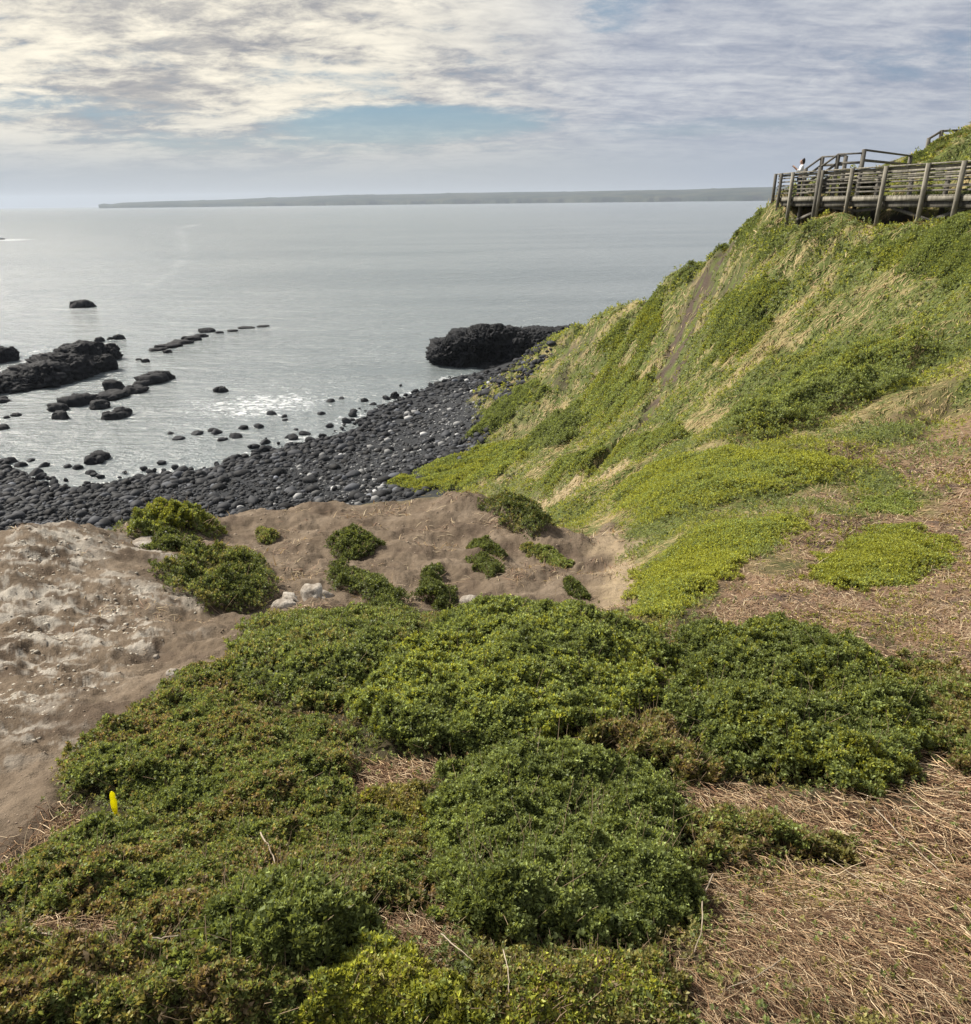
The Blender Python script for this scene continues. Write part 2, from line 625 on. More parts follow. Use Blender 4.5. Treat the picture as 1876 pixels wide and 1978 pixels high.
# knob micro relief: crumbly pale crust breaking in little ledges
ridge = 1 - np.abs(fbm(FX * 1.9 + 5, FY * 2.9, 5))
FZ = FZ + M_KNOB * (0.035 * fbm(FX * 2.2, FY * 2.2, 6, 0.62) + 0.05 * (0.5 - np.abs(fbm(FX * 1.1 + 3, FY * 1.1, 5, 0.6)))) + M_KNOB * M_PALE * (0.045 * np.clip(ridge, 0, 1.2) + 0.020 * fbm(FX * 9, FY * 14, 4, 0.6))
FZ = FZ + M_KNOB * sstep(5.5, 8, FR) * (0.09 * fbm(FX * 0.6 + 9, FY * 0.6, 4) + 0.11 * (0.45 - np.abs(fbm(FX * 0.8 + 31, FY * 0.8 + 4, 4, 0.55))))
FZ = FZ - M_SCAR * 0.38 * sstep(20, 30, FR)

# albedo of the land
SOILN = fbm(FX * 1.2, FY * 1.2, 5, 0.6)
soil = np.array([0.150, 0.114, 0.080])
soil_d = np.array([0.088, 0.063, 0.045])
crust = np.array([0.42, 0.385, 0.33])
litter = np.array([0.130, 0.078, 0.050])
straw = np.array([0.36, 0.28, 0.15])
olive = np.array([0.10, 0.12, 0.035])
duff = np.array([0.060, 0.050, 0.028])
stone = np.array([0.035, 0.037, 0.040])
C = np.broadcast_to(duff, FX.shape + (3,)).copy()


def lay(m, c):
    global C
    C = C * (1 - m[..., None]) + np.asarray(c) * m[..., None]


hillc = np.maximum(sstep(8, 12, FR) * sstep(0.0, 0.08, FT), sstep(22, 28, FR) * sstep(-0.24, -0.19, FT))
lay(hillc, olive)
lay(hillc * 0.7 * sstep(0.1, 0.6, fbm(FX * 0.5, FY * 0.5, 5, 0.6)), straw)
lay(M_DRY, litter)
lay(M_DRY * sstep(0.05, 0.6, fbm(FX * 2.2, FY * 2.2, 5, 0.6)) * 0.7 * sstep(3.5, 6, FR), (0.34, 0.25, 0.165))
lay(M_DRY * sstep(5, 8, FR) * 0.6, (0.23, 0.155, 0.10))
lay(M_DRY * sstep(0.15, 0.5, fbm(FX * 0.9 + 21, FY * 1.3, 4, 0.6)) * 0.8 * sstep(4.0, 6, FR), (0.085, 0.060, 0.050))
kn = M_KNOB
lay(kn, soil)
lay(kn * sstep(0.1, 0.7, SOILN) * 0.6, soil_d)
lay(kn * sstep(0.1, 0.8, -SOILN) * 0.5, (0.235, 0.185, 0.135))
pn = fbm(FX * 3.1 + 3, FY * 4.6, 6, 0.7)
pb = fbm(FX * 0.9 + 7, FY * 1.3, 4, 0.6)
lay(kn * M_PALE * sstep(-0.05, 0.35, pn * 0.8 + pb * 0.7) * 0.85, crust)
lay(M_PATH * 0.8, (0.36, 0.28, 0.18))
lay(M_SCAR * sstep(-0.45, 0.0, fbm(FX * 0.8, FY * 0.8 + 7, 4, 0.65)), (0.085, 0.064, 0.050))
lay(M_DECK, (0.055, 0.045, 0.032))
beach = sstep(-20.9, -22.0, FZ + wob * 0.4) * sstep(24, 30, FR)
lay(beach, stone)
cliff = sstep(9, 11, FR) * (1 - kn) * sstep(0.10, 0.0, FT) * (1 - beach)
lay(cliff * 0.7, (0.16, 0.14, 0.075))

m_land, nt, out = new_mat('land')
pos = geom_pos(nt)
vc = nd(nt, 'ShaderNodeVertexColor', layer_name='Col').outputs[0]
n1 = noise_n(nt, pos, 9.0, 8, 0.7)
n2 = noise_n(nt, pos, 55.0, 4, 0.6)
fac = math_n(nt, 'MULTIPLY_ADD', n1, 1.1, 0.42)
fac2 = math_n(nt, 'MULTIPLY_ADD', n2, 0.7, 0.65)
ff = math_n(nt, 'MULTIPLY', fac, fac2)
cmb = nd(nt, 'ShaderNodeCombineColor')
for k in range(3):
    nt.links.new(ff, cmb.inputs[k])
bs = nd(nt, 'ShaderNodeBsdfPrincipled')
nt.links.new(mixc(nt, 1.0, vc, cmb.outputs[0], 'MULTIPLY'), bs.inputs['Base Color'])
bs.inputs['Roughness'].default_value = 0.95
bs.inputs['Specular IOR Level'].default_value = 0.15
bp = nd(nt, 'ShaderNodeBump')
bp.inputs['Distance'].default_value = 0.05
bp.inputs['Strength'].default_value = 0.9
nt.links.new(math_n(nt, 'MULTIPLY_ADD', n2, 0.35, n1), bp.inputs['Height'])
nt.links.new(bp.outputs[0], bs.inputs['Normal'])
nt.links.new(bs.outputs[0], out.inputs[0])

# fine sheet in front, coarse sheet all round, one mesh
ii, jj = np.meshgrid(np.arange(NT - 1), np.arange(NL - 1), indexing='ij')
q = (ii * NL + jj).ravel()
FACE = np.stack([q, q + 1, q + NL + 1, q + NL], -1)
VT = np.stack([FX.ravel(), FY.ravel(), FZ.ravel() + EYE], -1)
bt = np.linspace(T1, T0 + 2 * np.pi, 70)
bl = np.linspace(L0, L1, 70)
BT, BL = np.meshgrid(bt, bl, indexing='ij')
BR = np.exp(BL)
BZ = base_rel((BT + np.pi) % (2 * np.pi) - np.pi, BL) * BR
for k, row in ((0, NT - 1), (-1, 0)):
    BZ[k] = np.interp(bl, fl, FZ[row])
BV = np.stack([(BR * np.sin(BT)).ravel(), (BR * np.cos(BT)).ravel(), BZ.ravel() + EYE], -1)
ii, jj = np.meshgrid(np.arange(69), np.arange(69), indexing='ij')
q = (ii * 70 + jj).ravel()
BFACE = np.stack([q, q + 1, q + 71, q + 70], -1) + len(VT)
# cap under the camera
cz = float(FZ[:, 0].mean()) + EYE
ring = [i * NL for i in range(NT)] + [len(VT) + i * 70 for i in range(1, 69)]
VV = np.concatenate([VT, BV, [[0, 0, cz]]])
cidx = len(VV) - 1
CAPF = np.array([(cidx, ring[i], ring[(i + 1) % len(ring)]) for i in range(len(ring))])
CC = np.concatenate([C.reshape(-1, 3), np.broadcast_to(np.array([0.17, 0.125, 0.078]), (len(BV), 3)) * (1 + 0.35 * np.clip(fbm(BV[:, 0] * 1.3, BV[:, 1] * 1.3, 4), -1, 1))[:, None], [duff]])
ter = mesh_obj('terrain', VV, [FACE, BFACE, CAPF], m_land, col=CC, smooth=True)
tag(ter, kind='structure')

# ------------------------------------------------------------------ sea
m_sea, nt, out = new_mat('sea_water')
pos = geom_pos(nt)


def scaled(vec, s):
    mp = nd(nt, 'ShaderNodeMapping')
    mp.inputs['Scale'].default_value = s
    nt.links.new(vec, mp.inputs[0])
    return mp.outputs[0]


w1 = noise_n(nt, scaled(pos, (0.35, 0.9, 1)), 1.0, 4, 0.6, 0.4)
w2 = noise_n(nt, scaled(pos, (0.05, 0.16, 1)), 1.0, 3, 0.55, 0.3)
w3 = noise_n(nt, scaled(pos, (2.2, 3.5, 1)), 1.0, 3, 0.6)
hgt = math_n(nt, 'ADD', math_n(nt, 'MULTIPLY', w1, 0.34), math_n(nt, 'ADD', math_n(nt, 'MULTIPLY', w2, 0.8), math_n(nt, 'MULTIPLY', w3, 0.11)))
bp = nd(nt, 'ShaderNodeBump')
bp.inputs['Strength'].default_value = 1.0
bp.inputs['Distance'].default_value = SEA_BUMP
nt.links.new(hgt, bp.inputs['Height'])
bs = nd(nt, 'ShaderNodeBsdfPrincipled')
# smooth slicks and rougher lanes
slick = noise_n(nt, scaled(pos, (0.004, 0.02, 1)), 1.0, 4, 0.55, 0.6)
nt.links.new(math_n(nt, 'MULTIPLY_ADD', slick, 0.16, 0.10), bs.inputs['Roughness'])
bs.inputs['IOR'].default_value = 1.33
bs.inputs['Specular IOR Level'].default_value = SEA_SPEC
nt.links.new(bp.outputs[0], bs.inputs['Normal'])
# foam: broken water over the shallows, one wave line, a wandering foam slick further out
sep = nd(nt, 'ShaderNodeSeparateXYZ')
nt.links.new(pos, sep.inputs[0])


def blob(cx, cy, rx, ry, ang=0.0):
    c, s = math.cos(ang), math.sin(ang)
    dx = math_n(nt, 'SUBTRACT', sep.outputs[0], cx)
    dy = math_n(nt, 'SUBTRACT', sep.outputs[1], cy)
    u = math_n(nt, 'ADD', math_n(nt, 'MULTIPLY', dx, c / rx), math_n(nt, 'MULTIPLY', dy, s / rx))
    v = math_n(nt, 'ADD', math_n(nt, 'MULTIPLY', dx, -s / ry), math_n(nt, 'MULTIPLY', dy, c / ry))
    d = math_n(nt, 'ADD', math_n(nt, 'MULTIPLY', u, u), math_n(nt, 'MULTIPLY', v, v))
    return math_n(nt, 'SUBTRACT', 1.0, d, clamp=True)


def blob_px(ax_, ay_, bx_, by_, wide, s=1.0):
    a = sea_point(ax_, ay_)
    b = sea_point(bx_, by_)
    m = (a + b) / 2
    d = b - a
    o = blob(m[0], m[1], np.hypot(d[0], d[1]) / 2, wide, math.atan2(d[1], d[0]))
    return math_n(nt, 'MULTIPLY', o, s)


fo = blob_px(280, 792, 720, 772, 11, 0.95)
for a in ((430, 760, 620, 735, 5, 0.6), (0, 915, 130, 945, 4, 0.8), (80, 960, 180, 955, 2.0, 1.0), (0, 700, 120, 660, 4, 0.7), (150, 730, 260, 700, 3, 0.5), (560, 850, 740, 780, 4, 0.6), (1035, 694, 1060, 690, 1.5, 1.4),
          (200, 915, 360, 900, 3, 0.6), (760, 770, 850, 735, 4, 0.5), (-40, 462, 65, 465, 30, 1.0)):
    fo = math_n(nt, 'MAXIMUM', fo, blob_px(*a))
_edge = [(-40, 905), (0, 901), (60, 936), (160, 949), (240, 923), (400, 901), (520, 864), (650, 834), (720, 788), (830, 742), (880, 722)]
for _a, _b in zip(_edge[:-1], _edge[1:]):
    fo = math_n(nt, 'MAXIMUM', fo, blob_px(_a[0] - 6, _a[1], _b[0] + 6, _b[1], 1.9, 0.85))
fo = math_n(nt, 'MAXIMUM', fo, blob_px(-60, 860, 330, 815, 24, 0.42))
fo = math_n(nt, 'MAXIMUM', fo, blob_px(300, 850, 720, 770, 14, 0.5))
fn = noise_n(nt, scaled(pos, (0.9, 1.3, 1)), 1.0, 6, 0.72, 0.8)
foam = ramp(nt, math_n(nt, 'ADD', math_n(nt, 'MULTIPLY', fo, 0.30), fn), 0.72, 0.90)
foam = math_n(nt, 'MULTIPLY', foam, ramp(nt, fo, 0.0, 0.25))
sl = None
pts = [(280, 560), (340, 520), (358, 490), (355, 460), (345, 442), (385, 432)]
for i in range(len(pts) - 1):
    a, b = sea_point(*pts[i]), sea_point(*pts[i + 1])
    r = 0.035 * np.hypot(a[0], a[1])
    o = blob((a[0] + b[0]) / 2, (a[1] + b[1]) / 2, np.hypot(*(b - a)[:2]) * 0.62, r * 0.30, math.atan2((b - a)[1], (b - a)[0]))
    sl = o if sl is None else math_n(nt, 'MAXIMUM', sl, o)
sl = math_n(nt, 'MULTIPLY', sl, 0.10)
foam = math_n(nt, 'MAXIMUM', foam, math_n(nt, 'MULTIPLY', sl, ramp(nt, slick, 0.3, 0.6)))
bodyc = mixc(nt, ramp(nt, slick, 0.35, 0.65), SEA_COL, SEA_COL2)
nt.links.new(mixc(nt, foam, bodyc, (0.55, 0.57, 0.58)), bs.inputs['Base Color'])
fb = nd(nt, 'ShaderNodeBsdfDiffuse')
fb.inputs[0].default_value = (0.75, 0.77, 0.78, 1)
mx = nd(nt, 'ShaderNodeMixShader')
nt.links.new(math_n(nt, 'MULTIPLY', foam, 0.6), mx.inputs[0])
nt.links.new(bs.outputs[0], mx.inputs[1])
nt.links.new(fb.outputs[0], mx.inputs[2])
nt.links.new(mx.outputs[0], out.inputs[0])
SEA_R = 12500.0
k = 128
ang = np.arange(k) * 2 * np.pi / k
rings = [60, 200, 800, 3000, SEA_R]
SV = [[0, 0, 0]]
SF4 = []
for r in rings:
    for a in ang:
        SV.append([r * math.sin(a), r * math.cos(a), 0])
SF3 = [(0, 1 + i, 1 + (i + 1) % k) for i in range(k)]
for m in range(len(rings) - 1):
    for i in range(k):
        a = 1 + m * k + i
        b = 1 + m * k + (i + 1) % k
        SF4.append((a, a + k, b + k, b))
SF3 = [(a, c, b) for a, b, c in SF3]
sea = mesh_obj('sea', SV, [np.array(SF3), np.array(SF4)], m_sea)
tag(sea, kind='structure')

# ------------------------------------------------------------------ far coast
TOP = [(60, 399.5), (185, 396.5), (200, 393), (215, 394.5), (235, 391.5), (300, 389), (420, 386), (520, 382), (600, 379), (700, 376), (820, 374.5), (900, 372.5), (1000, 371), (1100, 370), (1200, 368), (1300, 366.5),
       (1400, 363.5), (1490, 361), (1600, 359), (1900, 352), (2200, 346)]
pxs = np.linspace(190, 2200, 900)
tops = np.interp(pxs, [p[0] for p in TOP], [p[1] for p in TOP])
D0 = 7600.0
HV, HC = [], []
PROF = [(0, 0.0), (25, 0.22), (90, 0.36), (400, 0.50), (900, 0.72), (1500, 0.93), (2000, 1.0), (2600, 0.85), (3200, 0.4)]
pd = ray(pxs, tops)
th = np.arctan2(pd[:, 0], pd[:, 1])
el = pd[:, 2] / np.hypot(pd[:, 0], pd[:, 1])
for k2, (dd, fr) in enumerate(PROF):
    d = D0 + dd + 250 * fbm(th * 14, th * 0 + 2, 4) - 1500 * (th - 0.0)
    dr = D0 + 2000 - 1500 * th
    ht = np.maximum(EYE + el * dr, 4.0)
    z = fr * ht * (1 + (0.10 * fbm(th * 60, np.full(th.shape, k2 * 0.7), 4) if 0 < fr < 1 else 0))
    HV.append(np.stack([d * np.sin(th), d * np.cos(th), z - (1.0 if dd == 0 else 0)], -1))
HV = np.concatenate(HV)
m2 = len(pxs)
ii, jj = np.meshgrid(np.arange(len(PROF) - 1), np.arange(m2 - 1), indexing='ij')
q = (ii * m2 + jj).ravel()
HF = np.stack([q, q + 1, q + m2 + 1, q + m2], -1)
m_far, nt, out = new_mat('far_land')
pos = geom_pos(nt)
f1 = noise_n(nt, pos, 0.0035, 5, 0.6)
f2 = noise_n(nt, pos, 0.02, 4, 0.6)
c = mixc(nt, ramp(nt, f1, 0.4, 0.62), (0.018, 0.026, 0.018), (0.060, 0.062, 0.038))
c = mixc(nt, ramp(nt, f2, 0.5, 0.7), c, (0.02, 0.03, 0.02))
bs = nd(nt, 'ShaderNodeBsdfPrincipled')
nt.links.new(c, bs.inputs['Base Color'])
bs.inputs['Roughness'].default_value = 1.0
bs.inputs['Specular IOR Level'].default_value = 0.0
nt.links.new(bs.outputs[0], out.inputs[0])
far = mesh_obj('distant_hills', HV, HF, m_far, smooth=True)
tag(far, kind='structure')

# ------------------------------------------------------------------ haze
if HAZE > 0:
    m_hz, nt, out = new_mat('haze_air')
    v = nd(nt, 'ShaderNodeVolumePrincipled')
    v.inputs['Color'].default_value = HAZE_COL
    v.inputs['Density'].default_value = HAZE
    v.inputs['Anisotropy'].default_value = 0.2
    nt.links.new(v.outputs[0], out.inputs['Volume'])
    R = 13200.0
    zb, zt = -32.0, 175.0
    hv = [(-R, -R, zb), (R, -R, zb), (R, R, zb), (-R, R, zb), (-R, -R, zt), (R, -R, zt), (R, R, zt), (-R, R, zt)]
    hf = np.array([(3, 2, 1, 0), (4, 5, 6, 7), (0, 1, 5, 4), (1, 2, 6, 5), (2, 3, 7, 6), (3, 0, 4, 7)])
    hz = mesh_obj('haze', hv, hf, m_hz)
    tag(hz, kind='stuff')

# ------------------------------------------------------------------ sun and sky
SUN_AZ = math.radians(SUN_AZ_DEG)      # from +Y, clockwise
SUN_EL = math.radians(SUN_EL_DEG)
sd = Vector((math.sin(SUN_AZ) * math.cos(SUN_EL), math.cos(SUN_AZ) * math.cos(SUN_EL), math.sin(SUN_EL)))
sl_d = bpy.data.lights.new('sun', 'SUN')
sl_d.energy = SUN_E
sl_d.angle = math.radians(SUN_ANG)
sl_d.color = (1.0, 0.93, 0.82)
so = bpy.data.objects.new('sun', sl_d)
COL.objects.link(so)
so.rotation_euler = sd.to_track_quat('Z', 'Y').to_euler()
so.location = (0, 0, 80)

world = bpy.data.worlds.new('World')
SC.world = world
world.use_nodes = True
nt = world.node_tree
nt.nodes.clear()
out = nd(nt, 'ShaderNodeOutputWorld')
sky = nd(nt, 'ShaderNodeTexSky', sky_type='NISHITA')
sky.sun_disc = False
sky.sun_elevation = SUN_EL
sky.sun_rotation = SUN_AZ
sky.air_density = 1.3
sky.dust_density = 0.3
bg1 = nd(nt, 'ShaderNodeBackground')
nt.links.new(sky.outputs[0], bg1.inputs[0])
bg1.inputs[1].default_value = SKY_S
D = nd(nt, 'ShaderNodeTexCoord').outputs['Generated']
sp = nd(nt, 'ShaderNodeSeparateXYZ')
nt.links.new(D, sp.inputs[0])
zz = math_n(nt, 'ADD', math_n(nt, 'MAXIMUM', sp.outputs[2], 0.0), 0.17)
# the cloud sheet lies on a level plane above
cu = math_n(nt, 'DIVIDE', sp.outputs[0], zz)
cv = math_n(nt, 'DIVIDE', sp.outputs[1], zz)
cb = nd(nt, 'ShaderNodeCombineXYZ')
nt.links.new(cu, cb.inputs[0])
nt.links.new(cv, cb.inputs[1])


def cl_noise(scale, rot, loc, sc, detail, rough, dist):
    mp = nd(nt, 'ShaderNodeMapping')
    mp.inputs['Rotation'].default_value = (0, 0, rot)
    mp.inputs['Location'].default_value = loc
    mp.inputs['Scale'].default_value = sc
    nt.links.new(cb.outputs[0], mp.inputs[0])
    return noise_n(nt, mp.outputs[0], scale, detail, rough, dist)


big = cl_noise(0.50, 0.35, (3.1, 1.7, 0), (0.8, 1.0, 1), 4, 0.5, 0.4)
mid = cl_noise(1.1, -0.35, (0.4, 2.2, 0), (0.85, 1.15, 1), 10, 0.70, 0.35)
big2 = cl_noise(1.3, -0.2, (8.1, 4.7, 0), (0.7, 1.2, 1), 6, 0.6, 0.6)
fine = cl_noise(5.2, -0.5, (5.0, 0.3, 0), (0.9, 1.15, 1), 9, 0.70, 0.3)
rip = cl_noise(7.5, 0.75, (1.0, 7.0, 0), (0.45, 1.5, 1), 4, 0.55, 0.9)


def dirblob(px, py, cos_w, s):
    """soft patch of the sky round a direction"""
    d = ray(px, py)
    d = d / np.linalg.norm(d)
    dp = nd(nt, 'ShaderNodeVectorMath', operation='DOT_PRODUCT')
    nt.links.new(D, dp.inputs[0])
    dp.inputs[1].default_value = tuple(d)
    mr = nd(nt, 'ShaderNodeMapRange', interpolation_type='SMOOTHSTEP')
    nt.links.new(dp.outputs['Value'], mr.inputs[0])
    mr.inputs[1].default_value = cos_w
    mr.inputs[2].default_value = 1.0
    return math_n(nt, 'MULTIPLY', mr.outputs[0], s)


def skyband(px, py, wx, wy, s):
    """a long gap in the cloud: ellipse in azimuth / elevation"""
    d = ray(px, py)
    d = d / np.linalg.norm(d)
    az0, el0 = math.atan2(d[0], d[1]), math.asin(d[2])
    az = math_n(nt, 'ARCTAN2', sp.outputs[0], sp.outputs[1])
    elv = math_n(nt, 'ARCSINE', sp.outputs[2])
    u = math_n(nt, 'DIVIDE', math_n(nt, 'SUBTRACT', az, az0), wx)
    v = math_n(nt, 'DIVIDE', math_n(nt, 'SUBTRACT', elv, el0), wy)
    q = math_n(nt, 'SUBTRACT', 1.0, math_n(nt, 'ADD', math_n(nt, 'MULTIPLY', u, u), math_n(nt, 'MULTIPLY', v, v)), clamp=True)
    return math_n(nt, 'MULTIPLY', q, s)


gaps = None
for g in SKY_GAPS:
    o = skyband(*g)
    gaps = o if gaps is None else math_n(nt, 'ADD', gaps, o)
cov = math_n(nt, 'ADD', math_n(nt, 'MULTIPLY', big, 0.45), math_n(nt, 'MULTIPLY', mid, 0.65))
cov = math_n(nt, 'ADD', cov, math_n(nt, 'MULTIPLY', math_n(nt, 'SUBTRACT', fine, 0.5), 0.35))
cov = math_n(nt, 'SUBTRACT', cov, gaps)
cover = ramp(nt, cov, 0.27, 0.52)
glow = dirblob(*SKY_GLOW)
glow2 = dirblob(*SKY_GLOW2)
# body shading of the sheet: thick parts grey, thin parts bright
body = math_n(nt, 'ADD', math_n(nt, 'MULTIPLY', mid, 0.35), math_n(nt, 'ADD', math_n(nt, 'MULTIPLY', fine, 0.40), math_n(nt, 'MULTIPLY', rip, 0.25)))
thin = ramp(nt, body, 0.36, 0.64)
thick = ramp(nt, math_n(nt, 'ADD', math_n(nt, 'MULTIPLY', big2, 0.6), math_n(nt, 'MULTIPLY', fine, 0.4)), 0.42, 0.58)
ccol = mixc(nt, thin, CLOUD_DARK, CLOUD_LIGHT)
warm = mixc(nt, math_n(nt, 'MULTIPLY_ADD', thin, 0.38, math_n(nt, 'MULTIPLY', thick, 0.62)), GLOW_DARK, GLOW_LIGHT)
ccol = mixc(nt, glow, ccol, warm)
blue = mixc(nt, glow2, BLUE_A, BLUE_B)
low = ramp(nt, sp.outputs[2], 0.115, 0.015)
skyc = mixc(nt, math_n(nt, 'MULTIPLY', low, 1.0), ccol, mixc(nt, glow2, LOW_A, LOW_B))
skyc = mixc(nt, math_n(nt, 'SUBTRACT', 1.0, cover), skyc, mixc(nt, low, blue, skyc))
up = ramp(nt, sp.outputs[2], 0.40, 0.9)
skyc = mixc(nt, up, skyc, ZENITH)
bg2 = nd(nt, 'ShaderNodeBackground')
nt.links.new(skyc, bg2.inputs[0])
bg2.inputs[1].default_value = CLOUD_S
# cloud and low haze hide the clear sky behind them
ads = nd(nt, 'ShaderNodeMixShader')
veil = math_n(nt, 'MAXIMUM', math_n(nt, 'MULTIPLY_ADD', cover, 0.25, 0.75), math_n(nt, 'MULTIPLY', ramp(nt, sp.outputs[2], 0.14, 0.02), 1.0))
nt.links.new(veil, ads.inputs[0])
nt.links.new(bg1.outputs[0], ads.inputs[1])
nt.links.new(bg2.outputs[0], ads.inputs[2])
nt.links.new(ads.outputs[0], out.inputs[0])
world.cycles.sampling_method = 'MANUAL'
world.cycles.sample_map_resolution = 512

vs = SC.view_settings
SC.display_settings.display_device = 'sRGB'
vs.view_transform = 'Standard'
vs.look = 'None'
vs.exposure = EXPOSURE
vs.gamma = 1.0
vs.use_curve_mapping = False
cy = SC.cycles
cy.max_bounces = 6
cy.diffuse_bounces = 2
cy.glossy_bounces = 2
cy.transmission_bounces = 2
cy.transparent_max_bounces = 4
cy.volume_bounces = 0
cy.sample_clamp_indirect = 4.0
cy.use_denoising = True

# ------------------------------------------------------------------ vegetation
M_LEAF = leaf_mat('leaf', 0.42, 0.50, 0.30)
M_GRASS = leaf_mat('grass_blade', 0.25, 0.6, 0.25)
M_STEM = leaf_mat('stem', 0.0, 0.85, 0.15)


def unit(v):
    return v / np.maximum(np.linalg.norm(v, axis=-1, keepdims=True), 1e-9)


def frame(A):
    ref = np.where(np.abs(A[:, 2:3]) < 0.9, np.array([[0, 0, 1.0]]), np.array([[1.0, 0, 0]]))
    U = unit(np.cross(A, ref))
    return U, np.cross(A, U)


def sprigs(P, A, L, k, col, rng, spread=1.0, wid=0.55):
    """sprays of k kite leaves each round an axis"""
    n = len(P)
    A = unit(A)
    U, W = frame(A)
    ph0 = rng.random(n) * 6.28
    Vs, Cs = [], []
    for j in range(k):
        t = (j + rng.random(n) * 0.6) / k
        ph = ph0 + j * 2.4 + rng.normal(0, 0.25, n)
        tilt = np.radians(18 + 68 * t * spread + rng.normal(0, 8, n))
        rad = np.cos(ph)[:, None] * U + np.sin(ph)[:, None] * W
        d = unit(np.cos(tilt)[:, None] * A + np.sin(tilt)[:, None] * rad)
        s = np.cross(d, A)
        s = unit(s + 1e-6)
        nn = np.cross(s, d)
        ll = (L * (0.65 + 0.55 * np.minimum(t * 2 + 0.3, 1)) * (0.8 + 0.4 * rng.random(n)))[:, None]
        b = P - A * (L * 1.5 * t)[:, None]
        w = ll * wid * 0.5
        bend = nn * ll * (rng.normal(0.10, 0.10, n)[:, None])
        Vs.append(np.stack([b, b + d * ll * 0.52 + s * w + bend, b + d * ll - bend * 0.8, b + d * ll * 0.52 - s * w + bend], 1))
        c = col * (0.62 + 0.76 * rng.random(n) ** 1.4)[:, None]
        c = c * (1.62 - 0.95 * t)[:, None]  # young tips paler; lower leaves also tinted darker to deepen the shaded gaps
        Cs.append(np.repeat(c[:, None], 4, 1))
    V = np.concatenate(Vs).reshape(-1, 3)
    Cc = np.concatenate(Cs).reshape(-1, 3)
    F = np.arange(len(V)).reshape(-1, 4)
    return V, F, Cc


def blades(P, D, UP, L, w, droop, col, rng, seg=3):
    """curved tapering blades: base P, lying direction D"""
    n = len(P)
    S = unit(np.cross(D, UP))
    pts = []
    for i in range(seg + 1):
        t = i / seg
        up = (t - droop * t * t)
        c = P + D * (L * t)[:, None] + UP * (L * up * 0.55)[:, None]
        ww = (w * (1 - 0.85 * t) * 0.5)[:, None]
        pts.append(np.stack([c - S * ww, c + S * ww], 1))
    V = np.stack(pts, 1).reshape(n, -1, 3)
    m = 2 * (seg + 1)
    F = []
    for i in range(seg):
        F.append([2 * i, 2 * i + 1, 2 * i + 3, 2 * i + 2])
    F = (np.array(F)[None] + (np.arange(n) * m)[:, None, None]).reshape(-1, 4)
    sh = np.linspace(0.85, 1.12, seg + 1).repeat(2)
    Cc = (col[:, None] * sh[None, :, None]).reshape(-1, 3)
    return V.reshape(-1, 3), F, Cc


def twigs(P, D, L, w, rng, col, curl=0.25, seg=3, up=None):
    """thin three-sided bent stems"""
    n = len(P)
    D = unit(D)
    S, T = frame(D)
    b1 = rng.normal(0, curl, n)[:, None]
    b2 = rng.normal(0, curl * 0.6, n)[:, None]
    kink = rng.normal(0, curl * 0.35, (n, seg + 1))
    rings = []
    for i in range(seg + 1):
        t = i / seg
        c = P + D * (L * t)[:, None] + (S * b1 * t * t + T * b2 * t * (1 - t) * 1.6 + S * (kink[:, i:i + 1] * 0.5)) * L[:, None]
        ww = (w * (1 - 0.55 * t) * 0.5)[:, None]
        ring = [c + (S * math.cos(a) + T * math.sin(a)) * ww for a in (0.3, 2.4, 4.5)]
        rings.append(np.stack(ring, 1))
    V = np.stack(rings, 1).reshape(n, -1, 3)
    F = []
    for i in range(seg):
        for k in range(3):
            a, b = i * 3 + k, i * 3 + (k + 1) % 3
            F.append([a, b, b + 3, a + 3])
    m = 3 * (seg + 1)
    F = (np.array(F)[None] + (np.arange(n) * m)[:, None, None]).reshape(-1, 4)
    Cc = np.repeat(col, m, 0)
    return V.reshape(-1, 3), F, Cc


def merge(parts):
    V, F, Cc = [], [], []
    o = 0
    for v, f, c in parts:
        V.append(v)
        F.append(f + o)
        Cc.append(c)
        o += len(v)
    return np.concatenate(V), np.concatenate(F), np.concatenate(Cc)


def height_field(poly, h, edge, lump, lamp, wobble=0.03):
    """dome of a plant mat over the land: function (t, l) -> (inside distance, world z of the top)"""
    def fn(t, l):
        r = np.exp(l)
        x, y = r * np.sin(t), r * np.cos(t)
        d = poly_dist(poly, t, l) + wobble * fbm(t * 22 + 3, l * 22, 4)
        prof = np.sqrt(np.clip(1 - (1 - np.clip(d / edge, 0, 1)) ** 2, 0, 1))
        lm = 1 + lamp * fbm(x / lump + 11, y / lump + 5, 4, 0.62)
        return d, bilin(FZ, t, l) + EYE + h * prof * np.maximum(lm, 0.15)
    return fn


def sample_poly(poly, n, rng, gamma=0.0):
    lo, hi = poly.min(0) - 0.05, poly.max(0) + 0.05
    return lo[0] + (hi[0] - lo[0]) * rng.random(n), lo[1] + (hi[1] - lo[1]) * rng.random(n)


GREEN = np.array([0.185, 0.222, 0.075])
DARKG = np.array([0.130, 0.160, 0.055])
YELLOWG = np.array([0.285, 0.305, 0.055])
OLIVE = np.array([0.215, 0.200, 0.075])
BROWN = np.array([0.215, 0.160, 0.090])
STRAWC = np.array([0.40, 0.31, 0.165])


